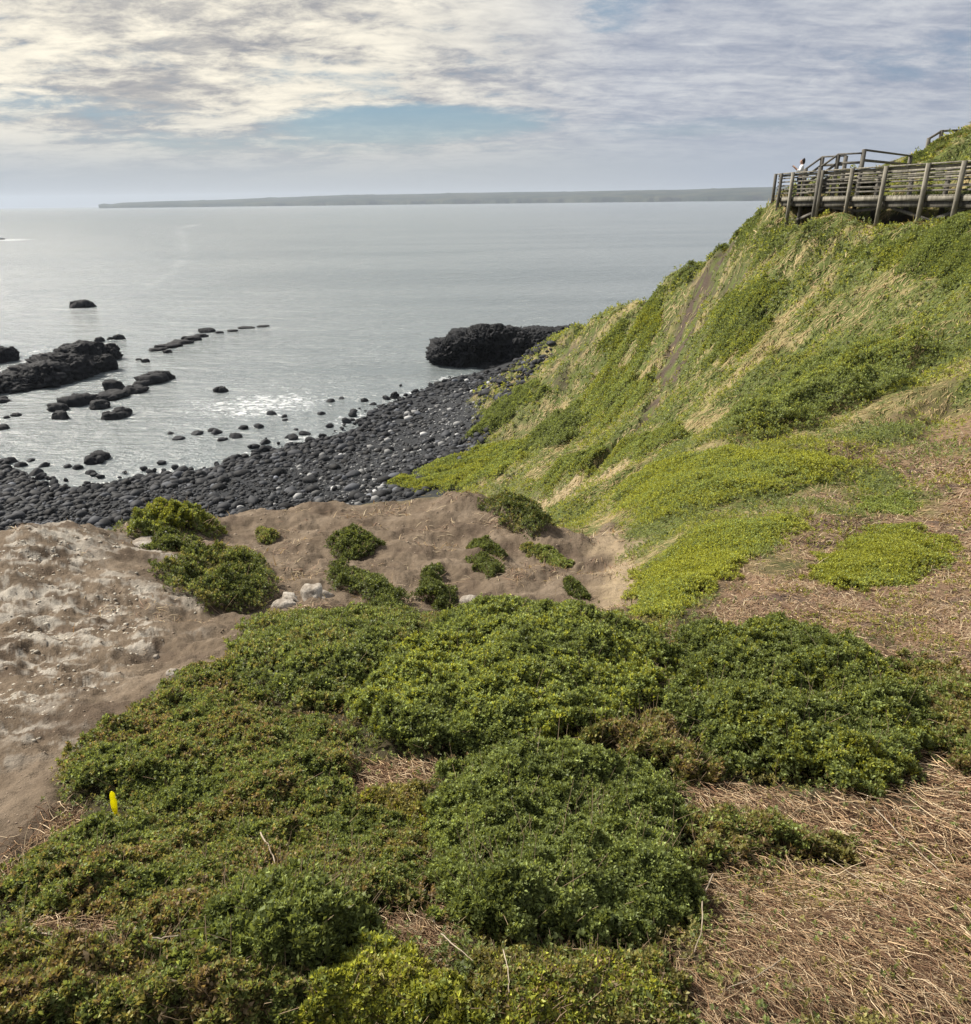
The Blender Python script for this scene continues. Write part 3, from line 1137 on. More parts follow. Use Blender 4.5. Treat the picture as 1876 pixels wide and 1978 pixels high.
def plant(name, label, px_poly, h, n, leaf, edge=0.12, lump=0.5, lamp=0.35, cols=((GREEN, 1.0),), patch=0.0, k=8, parent_name='shrub', cat='shrub', stems=90, group=None,
          depth=0.35, up=0.45, seed=1, fill=1.0, wid=0.55, wobble=0.03, lean=None, brown=0.0, minpx=3.6, fade=0.035):
    rng = np.random.default_rng(seed + 100)
    poly = poly_tl(px_poly) if not isinstance(px_poly, np.ndarray) else px_poly
    fn = height_field(poly, h, edge, lump, lamp, wobble)
    T_, L_ = [], []
    lo, hi = poly.min(0), poly.max(0)
    got = 0
    for _ in range(30):
        t, l = sample_poly(poly, n, rng)
        d, z = fn(t, l)
        ok = (d > 0)
        # thin out towards the edge and where the mat is open
        r = np.exp(l)
        x, y = r * np.sin(t), r * np.cos(t)
        op = fbm(x * 2.3 / max(lump, .2) * .5 + 31, y * 2.3 / max(lump, .2) * .5, 4)
        ok &= rng.random(n) < np.clip(d / fade, 0.2, 1)
        ok &= bilin(M_SCAR, t, l) < 0.35
        ok &= op > -1.1 + (1 - fill) * 1.4
        T_.append(t[ok])
        L_.append(l[ok])
        got += ok.sum()
        if got > n:
            break
    t = np.concatenate(T_)[:n]
    l = np.concatenate(L_)[:n]
    d, z = fn(t, l)
    r = np.exp(l)
    x, y = r * np.sin(t), r * np.cos(t)
    e = 0.004
    P0 = np.stack([x, y, z], -1)

    def at(tt, ll):
        _, zz_ = fn(tt, ll)
        rr_ = np.exp(ll)
        return np.stack([rr_ * np.sin(tt), rr_ * np.cos(tt), zz_], -1)
    N = unit(np.cross(at(t + e, l) - P0, at(t, l + e) - P0))
    N *= np.where(N[:, 2:3] < 0, -1, 1)
    nn = len(t)
    ground = bilin(FZ, t, l) + EYE
    dep = rng.random(nn) ** 1.3 * depth
    P = P0 - N * (dep * np.minimum(np.maximum(z - ground, 0.04) * 1.2, h))[:, None]
    P[:, 2] = np.maximum(P[:, 2], ground + leaf * 0.3)
    A = N * 0.8 + np.array([0, 0, up]) + rng.normal(0, 0.45, (nn, 3))
    if lean is not None:
        A = A + np.asarray(lean)
    size = np.maximum(leaf, minpx * r / F_V) * (0.8 + 0.5 * rng.random(nn))
    wsum = np.cumsum([c[1] for c in cols])
    pf = fbm(x * 1.4 / max(lump, .15) * .5 + seed, y * 1.4 / max(lump, .15) * .5, 4, 0.6) * 0.5 + 0.5
    pick = np.clip(pf + rng.normal(0, 0.32, nn), 0, 0.999) * wsum[-1]
    idx = np.minimum(np.searchsorted(wsum, pick), len(cols) - 1)
    col = np.array([c[0] for c in cols])[idx]
    if brown:
        col = np.where((rng.random(nn) < brown)[:, None], BROWN, col)
    col = col * (0.72 + 0.6 * rng.random(nn))[:, None]
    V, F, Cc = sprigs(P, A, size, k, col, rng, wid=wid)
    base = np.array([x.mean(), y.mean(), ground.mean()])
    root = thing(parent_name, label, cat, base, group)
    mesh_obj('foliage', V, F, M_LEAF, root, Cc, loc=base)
    if stems:
        stems *= 2
        m = rng.integers(0, nn, stems)
        Pb = np.stack([x[m], y[m], ground[m] - 0.01], -1)
        Dv = N[m] * 0.6 + np.array([0, 0, 0.4]) + rng.normal(0, 0.5, (stems, 3))
        Ls = np.maximum(z[m] - ground[m], 0.08) * (0.8 + 0.8 * rng.random(stems))
        c = np.array([0.30, 0.22, 0.145]) * (0.5 + 0.9 * rng.random((stems, 1)))
        V, F, Cc = twigs(Pb, Dv, Ls, np.maximum(0.004, 1.3 * r[m] / F_V), rng, c)
        tag(mesh_obj('stems', V, F, M_STEM, root, Cc, loc=base), kind='stuff')
    return root


def ell(cx, cy, rx, ry, n=12, seed=0, tilt=0.0):
    rg = np.random.default_rng(seed + 5)
    out = []
    for i in range(n):
        a = i * 2 * math.pi / n
        k = 1 + rg.normal(0, 0.10)
        u, v = rx * k * math.cos(a), ry * k * math.sin(a)
        out.append((cx + u, cy + v + u * tilt))
    return out


# ---- shrubs in front of the camera
mixA = ((DARKG, .28), (GREEN, .40), (OLIVE, .25), (BROWN, .07))
mixG = ((DARKG, .3), (GREEN, .55), (OLIVE, .15))
mixR = ((DARKG, .4), (GREEN, .5), (YELLOWG * .8, .1))
mixY = ((GREEN, .25), (YELLOWG, .55), (OLIVE, .2))
mixB = ((OLIVE, .40), (BROWN, .18), (GREEN, .42))
plant('s', 'low dark green shrub at the upper left edge of the near thicket', [(450, 1240), (520, 1200), (640, 1188), (760, 1196), (840, 1222), (810, 1290), (720, 1340), (640, 1370), (580, 1400), (480, 1345), (435, 1290)],
      0.22, 12500, 0.022, cols=mixG, seed=1, stems=120)
plant('s', 'olive and green mat of shrub along the soil slope, above the yellow marker', [(350, 1305), (440, 1285), (570, 1390), (660, 1400), (690, 1480), (700, 1560), (600, 1600), (420, 1600), (290, 1590), (230, 1560), (135, 1540), (115, 1480), (180, 1420), (280, 1355)],
      0.13, 24000, 0.017, cols=mixA, seed=2, stems=260, lump=0.35, lamp=0.5, edge=0.09)
plant('s', 'wide low mat of shrub with a pale bent stalk sticking out of it', [(-40, 1760), (-40, 1725), (110, 1615), (250, 1590), (420, 1600), (600, 1598), (740, 1570), (820, 1600), (850, 1690), (820, 1760), (720, 1790), (640, 1850), (420, 1850), (240, 1800), (60, 1790)],
      0.12, 31000, 0.0155, cols=mixA, seed=3, stems=380, lump=0.3, lamp=0.55, edge=0.09)
plant('s', 'brownish green mat of shrub in the lower left corner', [(-60, 1800), (60, 1830), (220, 1850), (330, 1840), (460, 1850), (560, 1880), (620, 1920), (560, 2060), (-60, 2060)],
      0.14, 13000, 0.017, cols=((DARKG, .2), (GREEN, .40), (OLIVE, .32), (BROWN, .08)), seed=4, stems=300, lump=0.25, lamp=0.5, edge=0.07, fill=0.9)
plant('s', 'deep green leafy shrub at the lower left, left of the yellow-green one', [(380, 1830), (440, 1760), (540, 1720), (660, 1730), (730, 1790), (700, 1850), (640, 1900), (520, 1940), (400, 1920)],
      0.19, 9500, 0.020, cols=((DARKG, .5), (GREEN, .5)), seed=5, stems=80, lump=0.25, lamp=0.4, edge=0.09)
plant('s', 'broad pale-tipped green shrub in the middle, highest of the thicket', [(830, 1225), (960, 1192), (1040, 1195), (1150, 1212), (1270, 1222), (1300, 1300), (1260, 1380), (1190, 1440), (1080, 1460), (900, 1470), (750, 1462), (665, 1405), (655, 1365), (720, 1305)],
      0.26, 38000, 0.020, cols=((DARKG, .15), (GREEN, .40), (GREEN * 1.3, .25), (YELLOWG * .95, .20)), seed=6, stems=200, lump=0.55, lamp=0.45, edge=0.13)
plant('s', 'large dark green shrub at the right end of the thicket, beside the dry litter', [(1290, 1240), (1400, 1222), (1520, 1230), (1640, 1248), (1730, 1295), (1790, 1380), (1810, 1450), (1780, 1500), (1700, 1540), (1650, 1560), (1500, 1510), (1370, 1490), (1290, 1430), (1265, 1370), (1300, 1300)],
      0.28, 38000, 0.020, cols=mixR, seed=7, stems=200, lump=0.5, lamp=0.45, edge=0.13)
plant('s', 'tall leafy green shrub at the bottom centre, left of the dry twigs', [(860, 1510), (930, 1465), (1050, 1455), (1180, 1480), (1280, 1510), (1325, 1570), (1340, 1680), (1360, 1780), (1280, 1830), (1120, 1850), (960, 1840), (850, 1790), (825, 1690), (815, 1590)],
      0.21, 38000, 0.0165, cols=((DARKG, .4), (GREEN, .45), (GREEN * 1.2, .15)), seed=8, stems=260, lump=0.35, lamp=0.45, edge=0.12)
plant('s', 'small creeping tongue of shrub running out over the dry twigs', [(1320, 1600), (1450, 1585), (1600, 1618), (1670, 1645), (1600, 1665), (1450, 1660), (1340, 1690)],
      0.13, 3800, 0.020, cols=mixB, seed=9, stems=120, lump=0.25, edge=0.05, fill=0.75)
plant('s', 'yellow-green leafy shrub at the bottom edge', [(560, 2040), (600, 1920), (700, 1835), (800, 1855), (860, 1900), (930, 1960), (960, 2060)],
      0.12, 9500, 0.017, cols=mixY, seed=10, stems=60, lump=0.25, edge=0.08)
plant('s', 'straggly olive shrub with bare stems at the bottom centre', [(880, 1860), (1000, 1850), (1130, 1855), (1280, 1840), (1310, 1900), (1340, 2060), (960, 2060)],
      0.09, 9000, 0.018, cols=((OLIVE, .4), (GREEN, .3), (BROWN, .15), (YELLOWG, .15)), seed=11, stems=420, lump=0.25, edge=0.06, fill=0.7)
plant('s', 'sparse olive fringe of shrub at the right edge, running into brown litter', [(1720, 1285), (1800, 1290), (1900, 1340), (1960, 1500), (1860, 1510), (1810, 1460), (1780, 1370)],
      0.16, 6500, 0.024, cols=mixB, seed=12, stems=200, lump=0.3, edge=0.06, fill=0.8)
plant('s', 'brownish olive shrub patch in the hollow between the three big green shrubs', [(1080, 1450), (1190, 1430), (1270, 1390), (1300, 1430), (1380, 1500), (1330, 1530), (1270, 1510), (1180, 1480)],
      0.20, 5000, 0.022, cols=((BROWN, .25), (OLIVE, .4), (GREEN, .35)), seed=13, stems=160, lump=0.3, edge=0.06, fill=0.85)
plant('s', 'thin yellowing shrub patch left of the tall bottom shrub', [(690, 1540), (830, 1540), (840, 1640), (790, 1690), (720, 1620)],
      0.10, 3400, 0.019, cols=((OLIVE, .5), (BROWN, .2), (YELLOWG * .7, .3)), seed=14, stems=150, lump=0.2, edge=0.05, fill=0.8)
# ---- shrubs on the knob
DARKG = DARKG * 0.72
kg = ((DARKG, .6), (GREEN * 0.75, .4))
KS = [
    ('bright green shrub on the rim of the knob against the black beach', ell(345, 1028, 105, 16), 0.52, 4200, ((GREEN, .6), (YELLOWG * .8, .4)), 0.07),
    ('small dark shrub at the left end of the rim shrub', ell(240, 1022, 26, 7), 0.14, 500, kg, 0.03),
    ('flat dark shrub beside the white crust, below the rim shrub', ell(335, 1056, 62, 16), 0.22, 2000, kg, 0.04),
    ('big round shrub on the left of the knob', [(300, 1120), (340, 1085), (430, 1068), (510, 1090), (548, 1135), (530, 1165), (480, 1188), (400, 1190), (350, 1165), (320, 1150)], 0.42, 9000, ((DARKG, .5), (GREEN, .35), (OLIVE, .15)), 0.09),
    ('small light green shrub in the middle of the knob behind the big round one', ell(517, 1038, 30, 9), 0.20, 700, ((GREEN, .6), (OLIVE, .4)), 0.03),
    ('oval shrub alone on the bare top of the knob', ell(695, 1062, 62, 14), 0.30, 2400, kg, 0.05),
    ('long dark shrub slanting down to the pale rocks', [(625, 1115), (680, 1105), (735, 1130), (790, 1165), (785, 1192), (730, 1196), (690, 1165), (640, 1150)], 0.30, 4200, ((DARKG, .75), (GREEN, .25)), 0.05),
    ('upright dark shrub under the eroded lip of the knob', [(808, 1120), (850, 1108), (878, 1140), (880, 1180), (850, 1186), (815, 1165)], 0.32, 3000, ((DARKG, .8), (GREEN, .2)), 0.05),
    ('dark shrub on the right flank of the knob, lower of two', [(900, 1085), (940, 1080), (975, 1110), (965, 1128), (920, 1112)], 0.22, 1600, kg, 0.04),
    ('dark shrub on the right flank of the knob, upper of two', [(905, 1048), (945, 1045), (985, 1075), (975, 1090), (930, 1072)], 0.20, 1500, kg, 0.04),
    ('dark trailing shrub over the right shoulder of the knob', [(930, 975), (975, 972), (1030, 990), (1064, 1030), (1040, 1046), (1000, 1036), (955, 1008)], 0.36, 7500, ((DARKG, .75), (GREEN, .1), (OLIVE, .15)), 0.05),
    ('thin grassy green shrub below the right shoulder of the knob', [(1000, 1052), (1050, 1062), (1102, 1090), (1085, 1102), (1040, 1086)], 0.12, 1500, ((GREEN, .7), (OLIVE, .3)), 0.03),
    ('small lone dark shrub in the gully', ell(1122, 1150, 38, 12, tilt=0.3), 0.17, 1700, ((DARKG, .7), (GREEN, .3)), 0.04),
]
for i, (lab, pl, h, n, cols, edge) in enumerate(KS):
    plant('k', lab, pl, h, n, 0.026, edge=edge, cols=cols, seed=30 + i, lump=0.45, lamp=0.35, stems=40, k=7, group='shrubs on the bare knob', wobble=0.012)
DARKG = DARKG / 0.72
# ---- plant mats on the slope
YG = YELLOWG
HS = [
    ('bright yellow-green mat curving down beside the gully', [(1215, 1110), (1300, 1050), (1400, 1012), (1500, 995), (1560, 1005), (1520, 1050), (1440, 1100), (1360, 1150), (1290, 1205), (1225, 1200)], 0.22, 13000, ((YG, .7), (GREEN * 1.3, .3)), 0.06),
    ('rounded yellow-green mat at the right, alone in the dry grass', [(1555, 1110), (1600, 1055), (1680, 1020), (1780, 1025), (1850, 1060), (1830, 1110), (1740, 1135), (1620, 1140)], 0.22, 9000, ((YG * .9, .5), (GREEN * 1.2, .5)), 0.06),
    ('small green mat above the rounded one at the right', [(1650, 985), (1680, 962), (1740, 958), (1775, 975), (1730, 995), (1680, 1000)], 0.16, 1800, ((GREEN * 1.2, .6), (YG, .4)), 0.03),
    ('wide yellow-green mat on the brow left of the dry grass', [(1175, 965), (1210, 915), (1300, 885), (1420, 872), (1560, 880), (1680, 900), (1620, 925), (1500, 955), (1380, 985), (1280, 1010), (1210, 1030), (1180, 1005)], 0.28, 14000, ((YG, .6), (GREEN * 1.2, .4)), 0.05),
    ('long green shrub bank lying across the hill above the brow', [(1370, 845), (1450, 770), (1540, 710), (1640, 675), (1740, 660), (1805, 685), (1780, 720), (1720, 760), (1620, 800), (1530, 830), (1440, 855)], 0.95, 15000, ((GREEN, .45), (GREEN * 1.25, .35), (YELLOWG * .9, .2)), 0.05),
    ('green shrub dome in the middle of the hill right of the bare scar', [(1345, 650), (1375, 590), (1440, 562), (1500, 570), (1520, 600), (1470, 650), (1420, 700), (1370, 690)], 0.9, 7000, ((DARKG, .2), (GREEN, .5), (YELLOWG * .9, .3)), 0.04),
    ('dark green shrub belt directly under the left part of the deck', [(1375, 500), (1420, 458), (1485, 425), (1580, 455), (1660, 460), (1650, 480), (1560, 500), (1470, 510), (1400, 525)], 0.5, 9000, ((DARKG, .5), (GREEN, .5)), 0.03),
    ('green shrub belt under the right part of the deck', [(1640, 490), (1700, 468), (1800, 455), (1960, 455), (1960, 560), (1860, 565), (1760, 540), (1680, 520)], 0.45, 10000, ((GREEN, .6), (DARKG, .25), (YG * .8, .15)), 0.04),
    ('bright green mat at the foot of the hill beside the beach stones', [(740, 940), (800, 915), (880, 880), (960, 850), (1020, 845), (1010, 890), (950, 925), (880, 945), (800, 955)], 0.7, 7000, ((YG * .9, .5), (GREEN * 1.2, .5)), 0.02),
    ('dark green bushy rib on the lower hill over the beach', [(1005, 880), (1040, 820), (1090, 790), (1130, 800), (1110, 850), (1060, 885)], 0.9, 3600, ((DARKG, .4), (GREEN, .6)), 0.02),
    ('dark bushes hanging over the beach at the left of the hill', [(895, 850), (930, 800), (990, 765), (1040, 745), (1060, 765), (1000, 800), (940, 850)], 0.9, 3600, ((DARKG, .5), (GREEN, .5)), 0.02),
    ('dark shrub strip along the seaward skyline of the hill', [(1180, 618), (1200, 606), (1300, 548), (1400, 480), (1410, 500), (1330, 555), (1250, 605), (1190, 632)], 0.6, 6000, ((DARKG, .8), (GREEN, .2)), 0.012),
    ('green rib of plants left of the bare scar', [(1170, 665), (1215, 625), (1280, 610), (1290, 640), (1230, 690), (1180, 700)], 0.7, 4500, ((GREEN, .7), (YG * .8, .3)), 0.02),
    ('green tongue of plants between the scar and the brow', [(1110, 790), (1150, 730), (1230, 700), (1270, 720), (1240, 780), (1160, 830), (1110, 830)], 0.6, 4500, ((GREEN * 1.1, .7), (YG * .8, .3)), 0.02),
    ('long green rib running down to the gully path', [(1010, 955), (1080, 910), (1180, 860), (1290, 830), (1330, 845), (1240, 880), (1130, 920), (1060, 960)], 0.6, 6500, ((GREEN * 1.1, .6), (YG * .8, .4)), 0.02),
    ('dark crest of shrubs on the skyline right of the stair', [(1725, 325), (1740, 312), (1800, 284), (1876, 250), (1960, 210), (1960, 232), (1876, 264), (1800, 297), (1745, 328)], 0.35, 4500, ((DARKG, .8), (OLIVE, .2)), 0.015),
]
for i, (lab, pl, h, n, cols, edge) in enumerate(HS):
    plant('h', lab, pl, h * 0.8, int(n * 2.2), 0.022, edge=edge * 1.8, cols=cols, seed=60 + i, lump=1.8, lamp=0.4, minpx=2.7, fade=edge * 0.9, stems=0, k=6, parent_name='plant_mat', cat='plant mat', group='plant mats on the slope', wobble=0.02, up=0.3, wid=0.5,
          lean=(-0.35, -0.25, 0) if i > 3 else None)

# ------------------------------------------------------------------ ground cover nobody could count
def scatter(n, t0, t1, r0, r1, rng):
    t = np.radians(t0) + np.radians(t1 - t0) * rng.random(n)
    l = math.log(r0) + (math.log(r1) - math.log(r0)) * rng.random(n)
    return t, l


def xyz(t, l, dz=0.0):
    r = np.exp(l)
    return np.stack([r * np.sin(t), r * np.cos(t), bilin(FZ, t, l) + EYE + dz], -1)


def land_frame(t, l):
    e = 0.006
    P = xyz(t, l)
    N = unit(np.cross(xyz(t + e, l) - P, xyz(t, l + e) - P))
    N *= np.where(N[:, 2:3] < 0, -1, 1)
    G = np.stack([N[:, 0], N[:, 1], np.zeros(len(N))], -1)
    G = G - N * (G * N).sum(1)[:, None]
    return P, N, unit(G)         # downhill direction


def mask_at(M, t, l):
    return bilin(M, t, l)


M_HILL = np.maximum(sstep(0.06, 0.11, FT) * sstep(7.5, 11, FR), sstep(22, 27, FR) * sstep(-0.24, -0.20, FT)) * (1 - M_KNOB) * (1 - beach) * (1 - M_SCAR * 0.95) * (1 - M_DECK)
rng = np.random.default_rng(501)
t, l = scatter(420000, -13, 52, 7.5, 112, rng)
r = np.exp(l)
x, y = r * np.sin(t), r * np.cos(t)
den = mask_at(M_HILL, t, l) * (1 - 0.75 * mask_at(M_DRY, t, l))
ok = rng.random(len(t)) < den
t, l, r, x, y = (a[ok] for a in (t, l, r, x, y))
P, N, G = land_frame(t, l)
n = len(t)
sel = fbm(x * 0.30 + 3, y * 0.30, 5, 0.62) + 0.45 * fbm(ax_ := (x * 0.90 + y * 0.43) * 0.22, (-x * 0.43 + y * 0.90) * 0.9, 3)
isgreen = sel + rng.normal(0, 0.24, n) < 0.10
gcol = np.where((rng.random(n) < 0.35)[:, None], YELLOWG * 0.95, np.where((rng.random(n) < 0.5)[:, None], GREEN * 1.0, OLIVE * 0.9))
scol = np.where((rng.random(n) < 0.6)[:, None], STRAWC * 1.2, np.where((rng.random(n) < 0.5)[:, None], STRAWC * np.array([0.75, .72, .7]), np.array([0.27, .24, .09])))
col = np.where(isgreen[:, None], gcol * 0.9, scol) * (0.75 + 0.5 * rng.random(n))[:, None]
wind = np.array([-0.62, -0.45, 0.0])
D = unit(G * 0.8 + wind * 0.7 + rng.normal(0, 0.5, (n, 3)))
D = unit(D - N * (D * N).sum(1)[:, None] * 0.8)
L = np.minimum(0.06 + 0.0075 * r, 0.42) * (0.5 + 0.8 * rng.random(n)) * np.where(isgreen, 0.8, 1.0)
W = np.maximum(0.010, 1.9 * r / F_V) * (0.7 + 0.6 * rng.random(n))
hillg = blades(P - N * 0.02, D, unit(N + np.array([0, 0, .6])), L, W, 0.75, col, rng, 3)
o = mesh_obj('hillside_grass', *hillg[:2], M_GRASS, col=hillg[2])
tag(o, 'mixed green and straw coloured grass swept down the hillside', 'grass', kind='stuff')
# small leafy tufts among the grass
t, l = scatter(150000, -13, 52, 7.5, 100, rng)
r = np.exp(l)
x, y = r * np.sin(t), r * np.cos(t)
sel = fbm(x * 0.30 + 3, y * 0.30, 5, 0.62) + 0.45 * fbm((x * 0.90 + y * 0.43) * 0.22, (-x * 0.43 + y * 0.90) * 0.9, 3)
den = mask_at(M_HILL, t, l) * (1 - 0.75 * sstep(0.3, 0.9, bilin(FZ, t, l))) * (1 - 0.9 * mask_at(M_DRY, t, l)) * sstep(0.2, -0.08, sel)
ok = rng.random(len(t)) < den
t, l, r, x, y = (a[ok] for a in (t, l, r, x, y))
P, N, G = land_frame(t, l)
n = len(t)
hz_ = np.minimum(0.05 + 0.006 * r, 0.35) * rng.random(n)
col = np.where((fbm(x * 0.5, y * 0.5 + 9, 3) + rng.normal(0, 0.2, n) > 0.05)[:, None], YELLOWG * 0.85, GREEN * 0.95) * (0.8 + 0.4 * rng.random(n))[:, None]
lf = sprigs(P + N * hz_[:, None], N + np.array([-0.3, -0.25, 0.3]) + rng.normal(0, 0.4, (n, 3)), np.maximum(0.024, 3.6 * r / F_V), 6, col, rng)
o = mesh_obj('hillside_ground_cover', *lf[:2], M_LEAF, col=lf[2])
tag(o, 'low leafy green ground cover growing among the hillside grass', 'ground cover', kind='stuff')

# dry stems and litter on the near ground
rng = np.random.default_rng(502)


def litter_field(n, t0, t1, r0, r1, mfun, Lr, wpx, ang, spread, lift, cols, rng, curl=0.2, wmin=0.003, lmax=2.2):
    t, l = scatter(n, t0, t1, r0, r1, rng)
    ok = rng.random(n) < mfun(t, l)
    t, l = t[ok], l[ok]
    n = len(t)
    r = np.exp(l)
    P, N, G = land_frame(t, l)
    a = ang + rng.normal(0, spread, n)
    D = np.stack([np.cos(a), np.sin(a), np.zeros(n)], -1) * np.where(rng.random(n) < 0.5, -1, 1)[:, None]
    D = unit(D - N * (D * N).sum(1)[:, None] + N * np.abs(rng.normal(0, 0.10, n))[:, None])
    L = (Lr[0] + (Lr[1] - Lr[0]) * rng.random(n) ** 1.5) * np.clip(r / 3.0, 0.8, lmax)
    P = P + N * (rng.random(n) * lift)[:, None] - D * (L * 0.5)[:, None]
    W = np.maximum(wmin, wpx * r / F_V) * (0.6 + 0.8 * rng.random(n))
    c = np.array(cols)[rng.integers(0, len(cols), n)] * (0.55 + 0.8 * rng.random(n))[:, None]
    return twigs(P, D, L, W, rng, c, curl)


tw = [(0.46, 0.335, 0.20), (0.38, 0.26, 0.155), (0.27, 0.165, 0.098), (0.155, 0.095, 0.060), (0.53, 0.42, 0.28)]
mdry = lambda t, l: mask_at(M_DRY, t, l)
big_ = litter_field(50000, -48, 58, 1.3, 5.8, mdry, (0.04, 0.22), 2.2, -0.98, 0.55, 0.045, tw, rng, 0.28)
sm_ = litter_field(78000, -50, 58, 1.3, 16.0, mdry, (0.02, 0.11), 1.9, -0.8, 1.2, 0.02, tw, rng, 0.3, lmax=1.15)
V, F, Cc = merge([big_, sm_])
o = mesh_obj('dry_stems', V, F, M_STEM, col=Cc)
tag(o, 'tangle of dead tan and brown stems lying flat on the ground', 'dry stems', kind='stuff')
# sparse straw and green sprouts in the dry ground
t, l = scatter(64000, 6, 58, 1.5, 17, rng)
r = np.exp(l)
x, y = r * np.sin(t), r * np.cos(t)
sp_ = fbm(x * 0.9 + 60, y * 0.9, 4, 0.6)
ok = rng.random(len(t)) < mask_at(M_DRY, t, l) * sstep(0.12, 0.42, sp_ + 0.12 * sstep(6, 9, r)) * (0.35 + 0.65 * sstep(5, 8, r))
t, l, r = t[ok], l[ok], r[ok]
P, N, G = land_frame(t, l)
n = len(t)
c = np.where((rng.random(n) < 0.45)[:, None], YELLOWG * 0.85, np.where((rng.random(n) < 0.5)[:, None], OLIVE, STRAWC * .8)) * (0.8 + 0.4 * rng.random(n))[:, None]
lf = sprigs(P + N * 0.02, N + rng.normal(0, 0.4, (n, 3)), np.maximum(0.013, 3.8 * r / F_V), 6, c, rng)
o = mesh_obj('green_sprouts', *lf[:2], M_LEAF, col=lf[2])
tag(o, 'sparse green and yellowish sprouts coming up through the dry litter', 'sprouts', kind='stuff')
# creeping cover under and between the near shrubs
t, l = scatter(60000, -50, 50, 1.3, 8.5, rng)
r = np.exp(l)
x, y = r * np.sin(t), r * np.cos(t)
mk = (1 - mask_at(M_KNOB, t, l)) * (1 - 0.92 * mask_at(M_DRY, t, l)) * sstep(9.5, 7.5, r)
ok = rng.random(len(t)) < mk * 0.8
t, l, r, x, y = (a[ok] for a in (t, l, r, x, y))
P, N, G = land_frame(t, l)
n = len(t)
pf = fbm(x * 1.6 + 5, y * 1.6, 4, 0.6) + rng.normal(0, 0.2, n)
c = np.where((pf > 0.25)[:, None], OLIVE * 1.1, np.where((pf > -0.1)[:, None], GREEN, np.where((pf > -0.4)[:, None], DARKG, BROWN))) * (0.8 + 0.4 * rng.random(n))[:, None]
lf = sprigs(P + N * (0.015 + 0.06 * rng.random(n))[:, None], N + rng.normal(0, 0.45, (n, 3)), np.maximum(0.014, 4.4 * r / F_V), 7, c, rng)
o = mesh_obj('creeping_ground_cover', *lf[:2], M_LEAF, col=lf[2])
tag(o, 'creeping olive ground cover filling in between the near shrubs', 'ground cover', kind='stuff')
# grass fringe where soil meets plants
fr = np.clip(1 - np.abs(M_KNOB - 0.35) / 0.35, 0, 1) * sstep(16, 12, FR)
t, l = scatter(90000, -50, 22, 2.0, 14, rng)
ok = rng.random(len(t)) < mask_at(fr, t, l) * 0.55
t, l = t[ok], l[ok]
r = np.exp(l)
P, N, G = land_frame(t, l)
n = len(t)
c = np.where((rng.random(n) < 0.7)[:, None], np.array([0.34, 0.23, 0.13]), np.array([0.16, 0.16, 0.05])) * (0.7 + 0.6 * rng.random(n))[:, None]
D = unit(G + rng.normal(0, 0.8, (n, 3)))
gb = blades(P, D, N, 0.02 * np.maximum(1.5, r * 0.55) * (0.6 + rng.random(n)), np.maximum(0.004, 2.0 * r / F_V), 0.6, c, rng, 2)
o = mesh_obj('dry_grass_fringe', *gb[:2], M_GRASS, col=gb[2])
tag(o, 'thin dry grass along the edge of the bare soil', 'grass', kind='stuff')


# short bleached straw over the dry ground further off, and in wisps on the knob
t, l = scatter(270000, -40, 58, 4.2, 18, rng)
r = np.exp(l)
x, y = r * np.sin(t), r * np.cos(t)
wisp = sstep(0.12, 0.5, fbm(x * 0.7 + 80, y * 0.7, 5, 0.65))
ok = rng.random(len(t)) < np.maximum(mask_at(M_DRY, t, l) * (0.25 + 0.75 * sstep(-0.2, 0.4, fbm(x * 1.1 + 44, y * 1.1, 4, .6))) * sstep(4.2, 6, r), mask_at(M_KNOB, t, l) * (1 - mask_at(M_PALE, t, l)) * wisp * 0.30 * sstep(7, 9, r))
t, l, r = t[ok], l[ok], r[ok]
P, N, G = land_frame(t, l)
n = len(t)
c = np.array([(0.46, 0.35, 0.22), (0.38, 0.27, 0.17), (0.30, 0.19, 0.13), (0.24, 0.165, 0.12), (0.54, 0.45, 0.30)])[rng.integers(0, 5, n)] * (0.7 + 0.5 * rng.random(n))[:, None]
D = unit(G * 0.3 + np.array([-0.3, -0.3, 0]) + rng.normal(0, 0.8, (n, 3)))
D = unit(D - N * (D * N).sum(1)[:, None] * 0.8)
gb = blades(P, D, N, 0.011 * r * (0.6 + rng.random(n)), 1.7 * r / F_V * (0.7 + 0.6 * rng.random(n)), 0.7, c, rng, 2)
o = mesh_obj('bleached_straw', *gb[:2], M_GRASS, col=gb[2])
tag(o, 'short bleached straw scattered over the dry ground and the knob', 'straw', kind='stuff')


# crumbs of soil and pale crust on the knob
def rock_unit(sub, seed, amp=0.22, freq=1.3, flat=0.0, octv=4):
    import bmesh
    bm = bmesh.new()
    bmesh.ops.create_icosphere(bm, subdivisions=sub, radius=1.0)
    V = np.array([v.co[:] for v in bm.verts])
    F = np.array([[v.index for v in f.verts] for f in bm.faces])
    bm.free()
    d = fbm3(V * freq + seed * 7.31, octv, 0.55)
    V = V * (1 + amp * d)[:, None]
    # a few planes break the ball into facets
    rg = np.random.default_rng(seed)
    for _ in range(5):
        nn = unit(rg.normal(size=(1, 3)))[0]
        c = 0.55 + 0.3 * rg.random()
        s = V @ nn
        V = V - np.outer(np.maximum(s - c, 0) * 0.8, nn)
    return V, F


